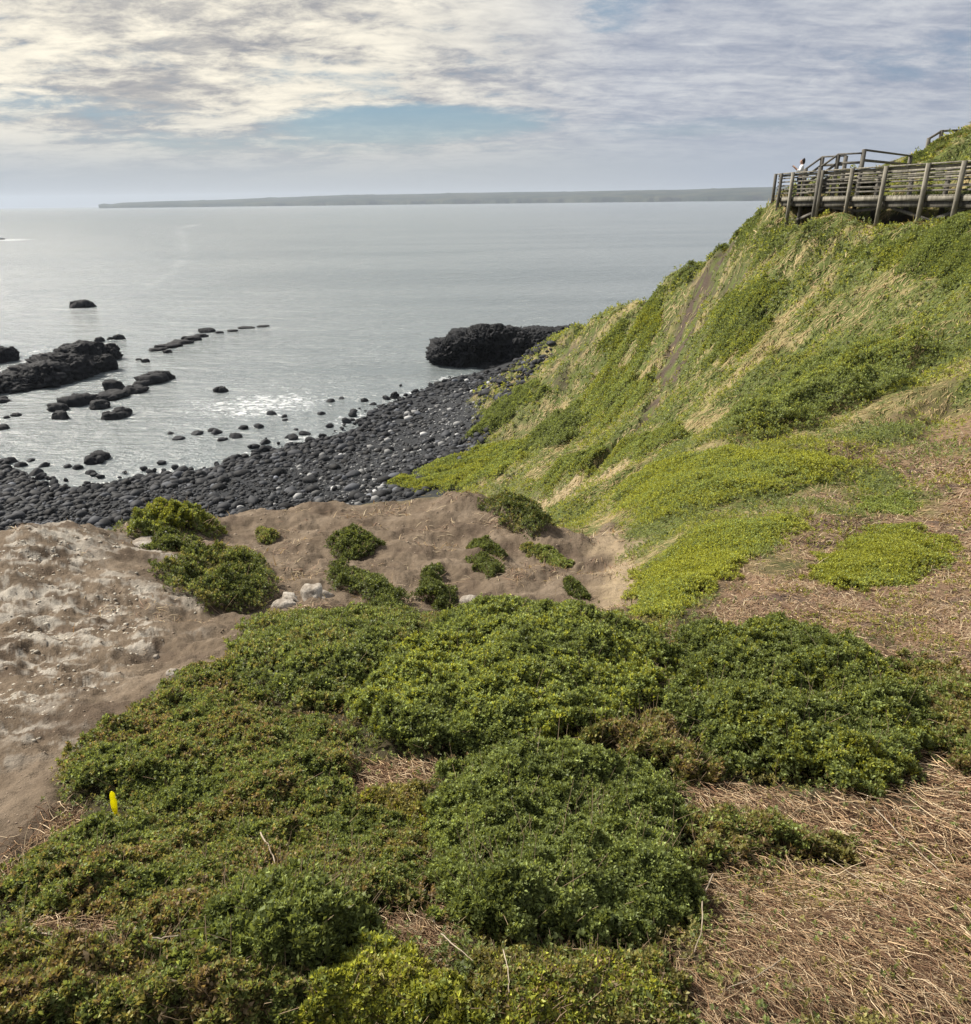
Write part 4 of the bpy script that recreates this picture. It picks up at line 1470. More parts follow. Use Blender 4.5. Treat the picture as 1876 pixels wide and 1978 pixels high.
def stones(P, S, rng, subs=1, nshape=12, amp=0.2, squash=0.65, tones=None):
    """many stones in one mesh"""
    shapes = [rock_unit(subs, 200 + i, amp) for i in range(nshape)]
    V, F, TN = [], [], []
    off = 0
    kk = rng.integers(0, nshape, len(P))
    for s in range(nshape):
        m = np.where(kk == s)[0]
        if not len(m):
            continue
        Vs, Fs = shapes[s]
        a = rng.random(len(m)) * 6.28
        ca, sa = np.cos(a)[:, None], np.sin(a)[:, None]
        sx = S[m][:, None] * (0.8 + 0.5 * rng.random((len(m), 1)))
        sy = S[m][:, None] * (0.7 + 0.4 * rng.random((len(m), 1)))
        sz = S[m][:, None] * squash * (0.8 + 0.4 * rng.random((len(m), 1)))
        X = Vs[None, :, 0] * sx
        Y = Vs[None, :, 1] * sy
        Z = Vs[None, :, 2] * sz
        V.append((np.stack([X * ca - Y * sa, X * sa + Y * ca, Z], -1) + P[m][:, None]).reshape(-1, 3))
        F.append((Fs[None] + (np.arange(len(m)) * len(Vs))[:, None, None]).reshape(-1, 3) + off)
        off += len(m) * len(Vs)
        if tones is not None:
            TN.append(np.repeat(tones[m], len(Vs), 0))
    if tones is not None:
        return np.concatenate(V), np.concatenate(F), np.concatenate(TN)
    return np.concatenate(V), np.concatenate(F)


m_crumb = plain_mat('soil_crumb', (0.17, 0.12, 0.085), (0.36, 0.29, 0.22), 3.0, 0.95, 0.01, 20)
m_crust = plain_mat('pale_crust', (0.32, 0.28, 0.22), (0.56, 0.52, 0.44), 5.0, 0.95, 0.02, 18)
t, l = scatter(26000, -50, 22, 3.0, 17, rng)
ok = rng.random(len(t)) < mask_at(M_KNOB, t, l) * 0.30
t, l = t[ok], l[ok]
r = np.exp(l)
P = xyz(t, l, 0.0)
S = r / F_V * 1.4 * (0.6 + 1.0 * rng.random(len(t)) ** 4 * 2.2)
V, F = stones(P, S, rng, 1, 8)
o = mesh_obj('soil_crumbs', V, F, m_crumb)
tag(o, 'crumbs and pebbles scattered over the bare brown soil', 'pebbles', kind='stuff')
t, l = scatter(30000, -52, -12, 3.0, 13, rng)
r = np.exp(l)
pnn = fbm(r * np.sin(t) * 1.6 + 3, r * np.cos(t) * 2.3, 5, 0.65)
ok = rng.random(len(t)) < mask_at(M_KNOB * M_PALE, t, l) * sstep(-0.1, 0.4, pnn) * 0.55
t, l = t[ok], l[ok]
r = np.exp(l)
P = xyz(t, l, -0.004)
S = r / F_V * 3.4 * (0.5 + 1.1 * rng.random(len(t)) ** 2)
V, F = stones(P, S, rng, 1, 10, 0.3, 0.45)
o = mesh_obj('crust_flakes', V, F, m_crust)
tag(o, 'pale broken crust flakes on the left side of the knob', 'crust', kind='stuff')

# ------------------------------------------------------------------ rocks
M_BASALT = plain_mat('basalt', (0.007, 0.0075, 0.009), (0.028, 0.029, 0.032), 1.2, 0.8, 0.14, 2.6, 0.2)
M_COBBLE = plain_mat('cobble', (0.009, 0.0095, 0.011), (0.042, 0.044, 0.05), 0.7, 0.8, 0.03, 6, 0.2)
M_GREYST = plain_mat('grey_stone', (0.16, 0.16, 0.16), (0.36, 0.35, 0.33), 0.8, 0.85, 0.03, 6, 0.3)
M_PALEROCK = plain_mat('pale_rock', (0.20, 0.165, 0.13), (0.52, 0.48, 0.42), 4.0, 0.95, 0.05, 9, 0.2)


def lump_rock(lumps, seed, sub=4, amp=0.28, freq=1.5):
    """lumps: (x, y, z, rx, ry, rz) merged side by side into one rock mesh"""
    V, F = [], []
    o = 0
    rg = np.random.default_rng(seed)
    more = []
    for (x, y, z, rx, ry, rz) in lumps:
        if rx > 0.5:
            for k in range(5):
                a = rg.random() * 6.28
                q = 0.35 + 0.45 * rg.random()
                m_ = 0.24 + 0.22 * rg.random()
                more.append((x + rx * q * math.cos(a), y + ry * q * math.sin(a), z + rz * (0.35 + 0.45 * rg.random()) * (1 - q * 0.4), rx * m_, ry * m_, max(rz * m_ * 1.1, 0.1)))
    lumps = list(lumps) + more
    for i, (x, y, z, rx, ry, rz) in enumerate(lumps):
        v, f = rock_unit(sub if i < len(lumps) - len(more) else max(sub - 1, 2), seed + i * 3, amp, freq, octv=5)
        P = v * np.array([rx, ry, rz]) + np.array([x, y, z])
        g = fbm3(P * 0.55 + seed, 4, 0.6)
        g2 = 0.5 - np.abs(fbm3(P * 1.7 + seed * 2, 4, 0.6))
        P = P + unit(v) * ((g * 0.22 + g2 * 0.46) * min(rx, rz * 1.3))[:, None]
        top_ = z + rz * 0.85
        P[:, 2] = np.where(P[:, 2] > top_, top_ + (P[:, 2] - top_) * 0.35, P[:, 2])
        V.append(P)
        F.append(f + o)
        o += len(v)
    return np.concatenate(V), np.concatenate(F)


def rock(name, label, lumps, mat, seed, cat='rock', group=None, sub=5, amp=0.28, freq=1.5):
    V, F = lump_rock(lumps, seed, sub, amp, freq)
    loc = np.array([V[:, 0].mean(), V[:, 1].mean(), lumps[0][2]])
    o = mesh_obj(name, V, F, mat, loc=loc)
    return tag(o, label, cat, group)


def px_scale(p):
    d = (np.array(p) - np.array([0, 0, EYE])) @ RM
    return F_V / -d[2]


def lump_px(cx, base, w, h, deep=0.8, z=0.0):
    """a lump standing in the water: picture centre x, waterline y, width and height in the picture"""
    p = sea_point(cx, base, z)
    s = px_scale(p)
    rx = w / s / 2
    rz = h / s
    ry = max(rx * deep, rz * 0.5)
    b = p + np.array([p[0], p[1], 0]) / np.hypot(p[0], p[1]) * ry * 0.7
    return (b[0], b[1], z, rx, ry, max(rz * 0.92, 0.12))


# the long reef on the left
reef = [lump_px(*a) for a in ((8, 756, 90, 30), (50, 752, 100, 36), (90, 746, 110, 44), (130, 732, 110, 50), (165, 716, 90, 52), (195, 718, 60, 32), (205, 696, 50, 30), (60, 730, 80, 26), (-30, 762, 100, 34), (175, 700, 80, 42), (110, 722, 90, 40), (150, 700, 50, 42))]
rock('reef', 'long jagged black reef reaching in from the left edge of the water', reef, M_BASALT, 11, 'reef')
rock('rock', 'black rock cut off by the left edge behind the long reef', [lump_px(*a) for a in ((5, 700, 50, 30), (25, 690, 26, 22), (-20, 705, 50, 24))], M_BASALT, 41)
SR = [
    ('lone flat black rock furthest out in the water', [(160, 594, 42, 15), (152, 594, 24, 14), (172, 591, 22, 9)]),
    ('small black rock off the outer tip of the long reef, rightmost of three', [(231, 656, 24, 10)]),
    ('tiny black rock between two others off the outer tip of the long reef', [(212, 656, 11, 5)]),
    ('small black rock touching the outer tip of the long reef', [(193, 660, 16, 9)]),
    ('small broad rock at the outer end of the thin wet ledge', [(400, 642, 30, 8)]),
    ('thin dark wet ledge barely breaking the surface', [(302, 678, 34, 5), (325, 672, 50, 7), (350, 665, 46, 7), (372, 658, 40, 8), (388, 652, 26, 6)]),
    ('small dark rock just below the thin wet ledge', [(325, 682, 16, 7)]),
    ('smaller of two dark pebbly rocks before the thin wet ledge', [(269, 696, 12, 4)]),
    ('larger of two dark pebbly rocks before the thin wet ledge', [(281, 700, 16, 7)]),
    ('faint dark rock just awash, first in the trail beyond the thin wet ledge', [(425, 644, 16, 4)]),
    ('faint flat rock just awash, second in the trail beyond the thin wet ledge', [(448, 641, 22, 4)]),
    ('long faint rock awash near the end of the trail beyond the ledge', [(476, 635, 32, 3)]),
    ('faint rock awash at the very end of the trail beyond the ledge', [(508, 632, 26, 3)]),
    ('long black rock with a raised right end in the shallows', [(290, 742, 60, 18), (312, 734, 46, 18), (275, 746, 34, 12)]),
    ('round black boulder left of the long rock in the shallows', [(222, 755, 38, 22)]),
    ('low flat black rock between the round boulder and the long rock', [(264, 760, 48, 14)]),
    ('low dark slab in front of the round boulder', [(220, 772, 66, 16), (200, 776, 46, 14)]),
    ('broad black rock at the middle of the chain in the shallows', [(148, 784, 64, 22), (165, 780, 46, 20)]),
    ('black rock at the inner end of the chain in the shallows', [(112, 794, 36, 15)]),
    ('dark hump at the right end below the broad black rock', [(192, 790, 44, 16)]),
    ('round black rock in front of the inner end of the chain', [(120, 810, 34, 18)]),
    ('black wedge-shaped rock standing apart below the chain', [(220, 810, 42, 14), (236, 805, 42, 20)]),
    ('small pointed black rock beside the white water', [(428, 758, 28, 11)]),
    ('dark rock heap in the shallows close to the beach', [(184, 896, 38, 16), (194, 889, 34, 16)]),
    ('flat black rock cut off by the left edge, nearer than the reef', [(0, 778, 40, 10)]),
    ('small black rock at the left edge near the beach', [(8, 829, 26, 8)]),
    ('small low rock left of the chain in the shallows', [(33, 804, 20, 6)]),
    ('tiny low rock at the left edge beside the small low one', [(14, 808, 12, 5)]),
    ('black boulder standing off the stones below the rock headland', [(763, 770, 17, 15)]),
    ('small black stone left of the boulder off the headland', [(705, 776, 14, 8)]),
    ('tiny far rock awash on the left horizon', [(2, 463, 14, 3)]),
    ('dark boulder at the water edge beside a pale gravel bank', [(187, 945, 20, 10)]),
]
for i, (lab, lumps) in enumerate(SR):
    rock('rock', lab, [lump_px(*a) for a in lumps], M_BASALT, 60 + i * 5, 'rock', sub=3)

# the rock headland with its small arch
pa = sea_point(960, 706)
s = px_scale(pa)


def hp(x, top, base, wx, dy=0.0):
    """lump of the headland: picture x, top y, base y"""
    w = wx / s / 2
    zc = (706 - base) / s * 1.02
    zt = (706 - top) / s * 1.02
    X = (x - 960) / s
    q = pa + np.array([X, 3.5 + dy, 0])
    return (q[0], q[1], (zt + zc) / 2, w, 4.6, (zt - zc) / 2 * 1.12)


head = [hp(868, 662, 716, 74), hp(905, 648, 716, 90), hp(945, 640, 716, 100), hp(985, 645, 716, 100), hp(1005, 655, 720, 80, -1), hp(1035, 646, 680, 110), hp(1085, 644, 690, 100), hp(1105, 645, 735, 70, 1), hp(960, 700, 722, 130, -3), hp(1080, 695, 730, 40, 0)]
rock('rock_headland', 'massive flat-topped black rock headland beyond the cobble beach', head, M_BASALT, 21, 'headland', sub=6, amp=0.26, freq=1.7)

# pale outcrops on the knob
OC = [('knobbly pale rock outcrop at the foot of the big round shrub', [(562, 1164, 44, 22), (545, 1172, 44, 18)]),
      ('pale grey rock outcrop left of the long slanting shrub', [(605, 1152, 46, 26), (624, 1155, 40, 20)]),
      ('small lumpy pale rock below the eroded lip', [(905, 1166, 34, 16), (914, 1167, 26, 13)]),
      ('pale boulder lying on the soil at the edge of the olive mat', [(334, 1303, 26, 12)]),
      ('small pale stone on the soil left of the near thicket', [(303, 1272, 12, 9)]),
      ('white crusted rock ledge at the left end of the flat dark shrub', [(288, 1046, 50, 10), (274, 1054, 50, 9)])]
for i, (lab, lumps) in enumerate(OC):
    lm = []
    for cx, cy_, w, h in lumps:
        p = land(cx, cy_)[0]
        sc_ = px_scale(p)
        lm.append((p[0], p[1], p[2], w / sc_ / 2, w / sc_ / 2 * 0.8, h / sc_ * 0.8))
    rock('outcrop', lab, lm, M_PALEROCK, 300 + i * 4, 'rock', sub=3, amp=0.4, freq=2.2)

# ------------------------------------------------------------------ cobble beach
rng = np.random.default_rng(900)
BE = poly_tl([(-160, 920), (0, 908), (60, 943), (160, 956), (240, 931), (400, 909), (520, 874), (650, 844), (720, 800), (830, 752), (880, 730), (960, 712), (1050, 690),
              (1066, 692), (1006, 750), (930, 843), (860, 905), (800, 960), (700, 990), (250, 1025), (0, 1045), (-160, 1060)])


def on_sea(t, l):
    return np.stack([np.exp(l) * np.sin(t), np.exp(l) * np.cos(t)], -1)


def beach_pts(n, grow):
    """evenly spread over the picture between the water and the cliff"""
    px = -60 + rng.random(n) * 1150
    py = 690 + rng.random(n) * 370
    P = []
    th, ll = unproject_fast(px, py)
    d = poly_dist(BE, th, ll)
    return th, ll, d


def unproject_fast(px, py):
    """land below eye level met on the beach: two passes on a level"""
    z = np.full(px.shape, 0.6)
    for _ in range(4):
        d = ray(px, py)
        s_ = (z - EYE) / d[:, 2]
        x, y = d[:, 0] * s_, d[:, 1] * s_
        t_, l_ = np.arctan2(x, y), np.log(np.hypot(x, y))
        z = np.clip(bilin(FZ, t_, l_) + EYE, -0.5, 2.6)
    return t_, l_


th, ll, d = beach_pts(60000, 0)
ok = (d > -0.015) & (th < 0.2)
r = np.exp(ll)
wet = sstep(-0.015, 0.03, d + 0.02 * fbm(th * 60, ll * 60, 3))
ok &= rng.random(len(d)) < 0.55 * np.clip(0.25 + wet, 0, 1)
th, ll, d, r = th[ok], ll[ok], d[ok], r[ok]
size = (0.10 + 0.34 * rng.random(len(th)) ** 3.2) * (0.75 + 0.6 * sstep(0.12, 0.0, d + 0.02 * fbm(th * 40, ll * 40, 3)))
size = np.where(rng.random(len(th)) < 0.025, 0.45 + 0.3 * rng.random(len(th)), size)
P = xyz(th, ll)
P[:, 2] = np.maximum(P[:, 2], -0.25) + size * 0.15
upper = fbm(P[:, 0] * 0.25, P[:, 1] * 0.25, 3) * 0.02
grey = (rng.random(len(th)) < 0.62 * sstep(-0.36, -0.05, th + 0.05 * fbm(P[:, 0] * 0.15, P[:, 1] * 0.15, 3)) * sstep(0.04, 0.11, d + upper * 1.5))
dark = ~grey
tn = np.array([0.022, 0.0235, 0.027]) * 0.8 * np.exp(rng.normal(0, 0.75, (int(dark.sum()), 1)))
V, F, TN = stones(P[dark], size[dark], rng, 2, 14, tones=tn)
M_COBS = leaf_mat('cobble_mix', 0.0, 0.75, 0.3)
o = mesh_obj('cobbles', V, F, M_COBS, col=TN)
tag(o, 'thousands of black rounded cobbles covering the beach', 'cobbles', kind='stuff')
tn = np.array([0.16, 0.16, 0.158]) * np.exp(rng.normal(0, 0.6, (int(grey.sum()), 1)))
V, F, TN = stones(P[grey], size[grey] * 0.85, rng, 1, 10, tones=np.minimum(tn, 0.55))
o = mesh_obj('grey_cobbles', V, F, M_COBS, col=TN)
tag(o, 'paler grey stones along the top of the cobble beach', 'cobbles', kind='stuff')

# boulders one can pick out: on the waterline and in the shallows
protos = []
for i in range(10):
    v, f = rock_unit(3, 700 + i, 0.26, 1.4, octv=5)
    me_o = mesh_obj('boulder', v * np.array([1.1, 0.95, 0.75]), f, M_COBBLE)
    protos.append(me_o)
spots = []
GIVEN = [(590, 838), (560, 845), (600, 852), (655, 846), (700, 815), (680, 812), (640, 775), (660, 770), (530, 870), (497, 888), (492, 876), (445, 890), (460, 892), (385, 912), (430, 850), (470, 828), (455, 845), (512, 856), (545, 880),
         (380, 838), (410, 832), (420, 836), (500, 825), (550, 812), (572, 830), (525, 800), (548, 805), (620, 800), (330, 838), (345, 848), (740, 790), (720, 782), (795, 764), (810, 768), (130, 902), (150, 905), (175, 915), (255, 930), (270, 925), (290, 930),
         (235, 940), (310, 920), (345, 915), (100, 925), (70, 915), (40, 900), (20, 893), (60, 890), (85, 900), (30, 915), (50, 930)]
for px_, py_ in GIVEN:
    p = sea_point(px_, py_)
    spots.append((p, 0.30 + 0.45 * rng.random()))
# along the water's edge
edge_px = [(-20, 912), (0, 908), (60, 943), (160, 956), (240, 931), (400, 909), (520, 874), (650, 844), (720, 800), (830, 752), (880, 730)]
for k in range(215):
    u = rng.random() * (len(edge_px) - 1)
    i = int(u)
    a, b = edge_px[i], edge_px[i + 1]
    px_ = a[0] + (b[0] - a[0]) * (u - i) + rng.normal(0, 4)
    py_ = a[1] + (b[1] - a[1]) * (u - i) + rng.normal(0, 9) - 4 + rng.normal(0, 11)
    if px_ > 860 or py_ < 735:
        continue
    p = sea_point(px_, py_, 0.2)
    spots.append((p, 0.16 + 0.42 * rng.random() ** 2.2))
LB = 'black boulder on or just off the waterline of the cobble beach'
for i, (p, sz) in enumerate(spots):
    o = protos[i % 10]
    if i >= 10:
        o = o.copy()
        COL.objects.link(o)
    o.location = (p[0], p[1], p[2] - 0.02)
    o.rotation_euler = (rng.normal(0, 0.15), rng.normal(0, 0.15), rng.random() * 6.28)
    o.scale = (sz * (0.9 + 0.3 * rng.random()), sz * (0.9 + 0.3 * rng.random()), sz * (0.8 + 0.3 * rng.random()))
    tag(o, LB, 'boulder', 'boulders along the waterline')

# ------------------------------------------------------------------ timber lookout
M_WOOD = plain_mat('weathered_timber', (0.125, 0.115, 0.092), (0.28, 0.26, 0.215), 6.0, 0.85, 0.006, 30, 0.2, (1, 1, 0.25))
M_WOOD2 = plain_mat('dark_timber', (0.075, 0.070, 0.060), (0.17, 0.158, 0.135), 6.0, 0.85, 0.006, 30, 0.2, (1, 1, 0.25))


def at_depth(px, py, Y):
    d = ray(px, py)
    s_ = Y / d[1]
    return np.array([d[0] * s_, Y, d[2] * s_ + EYE])


DECK_Z = 25.03
RAILH = 1.10
# near-side posts: (picture x where the post meets the deck edge, distance forward)
NEAR = [(1498, 42.8), (1509, 41.8), (1531, 40.3), (1587, 37.9), (1644, 35.6), (1708, 33.4), (1788, 31.0), (1856, 29.2), (1935, 27.4), (2020, 25.6)]


def deck_pt(px, Y):
    d = ray(px, 380.0)
    return np.array([d[0] * Y / d[1], Y, DECK_Z])


near = [deck_pt(*a) for a in NEAR]
root = thing('lookout_boardwalk', 'long weathered timber lookout deck on posts with slatted railings on the hill brow', 'boardwalk', near[5])
loc = near[5]
WID = 2.7
far_ = []
for i, p in enumerate(near):
    a = near[max(i - 1, 2)]
    b = near[min(max(i + 1, 3), len(near) - 1)]
    t_ = unit((b - a)[None])[0]
    nrm = np.array([-t_[1], t_[0], 0])
    if nrm[0] < 0:
        nrm = -nrm
    far_.append(p + nrm * (WID if i >= 2 else WID * (0.85 if i == 1 else 0.7)))
# boards
mb = MB()
for i in range(len(near) - 1):
    n0, n1, f0, f1 = near[i], near[i + 1], far_[i], far_[i + 1]
    nb = max(3, int(np.linalg.norm(n1 - n0) / 0.145))
    for k in range(nb):
        u = (k + 0.5) / nb
        mb.bar(n0 + (n1 - n0) * u + np.array([0, 0, -0.02]), f0 + (f1 - f0) * u + np.array([0, 0, -0.02]), 0.135, 0.04)
mb.build('deck_boards', M_WOOD, root, loc)


def run(pts, dz, w, h, name, mat, out=0.0):
    mb = MB()
    for a, b in zip(pts[:-1], pts[1:]):
        mb.bar(a + np.array([-out, 0, dz]), b + np.array([-out, 0, dz]), w, h)
    return mb.build(name, mat, root, loc)


run(near, -0.13, 0.06, 0.18, 'edge_beam', M_WOOD)
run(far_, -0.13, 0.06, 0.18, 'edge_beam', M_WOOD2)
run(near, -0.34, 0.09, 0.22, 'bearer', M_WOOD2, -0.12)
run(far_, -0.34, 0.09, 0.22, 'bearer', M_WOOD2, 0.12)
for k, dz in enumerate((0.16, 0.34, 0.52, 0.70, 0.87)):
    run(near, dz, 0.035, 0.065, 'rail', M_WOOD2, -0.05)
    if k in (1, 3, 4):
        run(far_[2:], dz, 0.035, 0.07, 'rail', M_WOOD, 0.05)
for pts in (near, far_[2:]):
    run(pts, RAILH, 0.16, 0.05, 'handrail', M_WOOD)
    run(pts, RAILH - 0.10, 0.035, 0.11, 'rail', M_WOOD, -0.05 if pts is near else 0.05)


def post(p, name='post', size=0.19, top=RAILH - 0.03, mat=M_WOOD, rt=None, lc=None):
    zg = float(land_z(p[0], p[1])) - 0.35
    mb = MB()
    mb.bar((p[0], p[1], min(zg, p[2] - 0.5)), (p[0], p[1], p[2] + top), size, size, (0, 1, 0))
    return mb.build(name, mat, rt or root, loc if lc is None else lc)


for i, p in enumerate(near):
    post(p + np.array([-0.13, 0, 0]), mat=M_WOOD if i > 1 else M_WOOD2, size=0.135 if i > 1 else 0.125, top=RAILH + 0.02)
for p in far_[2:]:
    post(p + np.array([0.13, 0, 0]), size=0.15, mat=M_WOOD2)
# cross bracing in the dark below
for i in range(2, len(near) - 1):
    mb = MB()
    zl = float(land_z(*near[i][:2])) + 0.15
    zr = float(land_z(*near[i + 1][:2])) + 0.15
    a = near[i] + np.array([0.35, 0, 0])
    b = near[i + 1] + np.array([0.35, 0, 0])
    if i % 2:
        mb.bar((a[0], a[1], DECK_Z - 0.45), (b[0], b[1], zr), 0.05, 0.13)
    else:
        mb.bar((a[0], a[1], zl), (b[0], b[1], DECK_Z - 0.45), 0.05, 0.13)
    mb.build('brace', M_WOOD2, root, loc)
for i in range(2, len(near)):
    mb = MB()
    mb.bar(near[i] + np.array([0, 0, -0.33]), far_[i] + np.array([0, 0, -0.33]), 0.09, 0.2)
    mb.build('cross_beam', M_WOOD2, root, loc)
# information board on the railing near the end
bp_ = (near[3] * 0.78 + near[2] * 0.22) + np.array([0.35, 0, 0.42])
mb = MB()
mb.bar(bp_ + np.array([0, 0.55, 0]), bp_ + np.array([0, -0.55, 0]), 0.06, 0.62)
mb.build('panel', M_WOOD2, root, loc)

# stair and upper landing behind the deck
s0 = at_depth(1578, 372, 38.0)
s1 = at_depth(1612, 348, 38.0)
s2 = at_depth(1660, 347, 37.0)
s3 = at_depth(1752, 340, 43.0)
s3[2] = s2[2]
st = thing('stair_landing', 'timber stair and railed landing climbing behind the deck into the hill', 'stair', s1)
sl_ = s1


def rails(p, q, offs, hs, rt, lc, mat=M_WOOD2):
    for h_ in hs:
        mb = MB()
        mb.bar(p + offs + np.array([0, 0, h_]), q + offs + np.array([0, 0, h_]), 0.05 if h_ < 1.05 else 0.13, 0.11 if h_ < 1.05 else 0.07)
        mb.build('handrail' if h_ >= 1.05 else 'rail', mat, rt, lc)


back = np.array([0.2, 2.2, 0])
for off in (np.zeros(3), back):
    rails(s0, s1, off, (0.35, 0.72, 1.1), st, sl_)
    rails(s1, s2, off, (0.35, 0.72, 1.1), st, sl_)
rails(s2, s3, np.array([0, 0, 0.13]), (0.30, 0.68, 1.1), st, sl_)
for p in (s0, s1, s2, s3):
    for off in (np.zeros(3), back):
        mb = MB()
        q_ = p + off
        zg = min(float(land_z(q_[0], q_[1])) - 0.3, q_[2] - 0.3)
        up_ = 1.25 if (p is s2 or p is s3) and off is not back else 1.1
        mb.bar((q_[0], q_[1], zg), (q_[0], q_[1], q_[2] + up_), 0.15, 0.15, (0, 1, 0))
        mb.build('post', M_WOOD2, st, sl_)
mb = MB()
nst = 7
for k in range(nst):
    c_ = s0 + (s1 - s0) * (k + 0.5) / nst
    mb.bar(c_, c_ + back, 0.26, 0.05)
mb.build('treads', M_WOOD, st, sl_)
mb = MB()
for k in range(18):
    c_ = s1 + (s3 - s1) * (k + 0.5) / 18
    mb.bar(c_ + np.array([0, 0, -.03]), c_ + back + np.array([0, 0, -.03]), abs(s3[0] - s1[0]) / 18 * 0.95, 0.05)
mb.build('landing_boards', M_WOOD, st, sl_)

# small railing higher on the hill
u0 = at_depth(1790, 290, 50.0)
u1 = at_depth(1815, 275, 50.0)
u2 = at_depth(1848, 274, 50.0)
u3 = at_depth(1866, 272, 50.5)
ut = thing('upper_railing', 'pale grey timber railing of the upper path on the skyline', 'railing', u1)
hh = at_depth(1815, 253, 50.0)[2] - u1[2]
for p, q_ in ((u0, u1), (u1, u2), (u2, u3)):
    for h_ in (0.35 * hh, hh):
        mb = MB()
        mb.bar(p + np.array([0, 0, h_]), q_ + np.array([0, 0, h_]), 0.10, 0.12)
        mb.build('rail', M_WOOD2, ut, u1)
for p in (u0, u1, u2, u3):
    mb = MB()
    mb.bar((p[0], p[1], min(float(land_z(p[0], p[1])), p[2]) - 0.3), p + np.array([0, 0, hh + .05]), 0.16, 0.16, (0, 1, 0))
    mb.build('post', M_WOOD2, ut, u1)

# ------------------------------------------------------------------ the person on the deck
M_SKIN = plain_mat('skin', (0.42, 0.26, 0.19), (0.46, 0.29, 0.21), 3.0, 0.6)
M_SHIRT = plain_mat('white_cloth', (0.70, 0.72, 0.74), (0.80, 0.81, 0.82), 5.0, 0.9, 0.01, 12)
M_HAIR = plain_mat('dark_hair', (0.012, 0.010, 0.009), (0.03, 0.024, 0.02), 20.0, 0.6)
M_TROU = plain_mat('dark_cloth', (0.03, 0.035, 0.045), (0.05, 0.055, 0.065), 8.0, 0.9)
M_PHONE = plain_mat('phone_black', (0.01, 0.01, 0.012), (0.015, 0.015, 0.017), 8.0, 0.3)
pp = near[2] * 0.72 + near[3] * 0.28
pp = np.array([deck_pt(1541, 41.2)[0], 41.2, DECK_Z]) + np.array([0.0, 0, 0])
per = thing('person', 'person in a white top with dark hair raising both hands, standing on the deck', 'person', pp)
per.rotation_euler = (0, 0, math.radians(75))      # faces the sea, to the left


def skin_obj(name, verts, edges, radii, mat, parent, sub=2, root_v=0):
    me = bpy.data.meshes.new(name)
    me.from_pydata(verts, edges, [])
    o = bpy.data.objects.new(name, me)
    COL.objects.link(o)
    o.parent = parent
    md = o.modifiers.new('skin', 'SKIN')
    md.use_smooth_shade = True
    lay_ = me.skin_vertices[0].data if me.skin_vertices else None
    if lay_ is None:
        bm_ = None
    for i, rr_ in enumerate(radii):
        a, b = rr_ if isinstance(rr_, tuple) else (rr_, rr_)
        me.skin_vertices[0].data[i].radius = (a, b)
        me.skin_vertices[0].data[i].use_root = (i == root_v)
    sb = o.modifiers.new('sub', 'SUBSURF')
    sb.levels = sb.render_levels = sub
    me.materials.append(mat)
    return o


# figure faces +Y in its own space
BV_ = [(0, 0, .92), (0, 0, 1.08), (0, 0, 1.28), (0, 0, 1.42), (0, .01, 1.50), (0, .03, 1.58), (0, .035, 1.67), (0, .02, 1.72),
       (.10, 0, .88), (.11, .02, .48), (.11, -.01, .09), (.12, .13, .03), (-.10, 0, .88), (-.11, .02, .48), (-.11, -.01, .09), (-.12, .13, .03),
       (.18, 0, 1.40), (.25, .10, 1.17), (.14, .33, 1.36), (.11, .39, 1.41), (-.18, 0, 1.40), (-.25, .10, 1.17), (-.14, .33, 1.36), (-.11, .39, 1.41),
       (0, .135, 1.62)]
BE_ = [(0, 1), (1, 2), (2, 3), (3, 4), (4, 5), (5, 6), (6, 7), (0, 8), (8, 9), (9, 10), (10, 11), (0, 12), (12, 13), (13, 14), (14, 15),
       (3, 16), (16, 17), (17, 18), (18, 19), (3, 20), (20, 21), (21, 22), (22, 23), (5, 24)]
BR_ = [(.13, .10), (.12, .09), (.14, .10), (.10, .08), .055, .085, .09, .055, .085, .06, .042, .035, .085, .06, .042, .035, .055, .042, .030, .032, .055, .042, .030, .032, .012]
# five fingers on each hand, bent round the phone
for sgn, hv_ in ((1, 19), (-1, 23)):
    hx, hy, hzz = BV_[hv_]
    for k in range(4):
        b0 = len(BV_)
        BV_ += [(hx - sgn * .02, hy + .035, hzz + .045 - .02 * k), (hx - sgn * .06, hy + .05 - .004 * k, hzz + .05 - .02 * k)]
        BE_ += [(hv_, b0), (b0, b0 + 1)]
        BR_ += [.010, .008]
    b0 = len(BV_)
    BV_ += [(hx - sgn * .03, hy - .02, hzz + .035)]
    BE_ += [(hv_, b0)]
    BR_ += [.010]
skin_obj('body', BV_, BE_, BR_, M_SKIN, per)
skin_obj('shirt', [(0, 0, .90), (0, 0, 1.08), (0, 0, 1.28), (0, 0, 1.43), (.18, 0, 1.41), (.25, .10, 1.17), (.20, .215, 1.265), (-.18, 0, 1.41), (-.25, .10, 1.17), (-.20, .215, 1.265)],
         [(0, 1), (1, 2), (2, 3), (3, 4), (4, 5), (5, 6), (3, 7), (7, 8), (8, 9)],
         [(.165, .125), (.15, .115), (.17, .13), (.10, .09), .075, .062, .055, .075, .062, .055], M_SHIRT, per)
skin_obj('trousers', [(0, 0, .93), (.10, 0, .86), (.11, .02, .48), (.11, -.01, .12), (-.10, 0, .86), (-.11, .02, .48), (-.11, -.01, .12)],
         [(0, 1), (1, 2), (2, 3), (0, 4), (4, 5), (5, 6)], [(.15, .12), .10, .078, .065, .10, .078, .065], M_TROU, per)
skin_obj('hair', [(0, .02, 1.75), (0, -.03, 1.71), (0, -.055, 1.61), (0, -.075, 1.50)], [(0, 1), (1, 2), (2, 3)], [(.10, .10), (.125, .115), (.11, .085), (.06, .045)], M_HAIR, per)
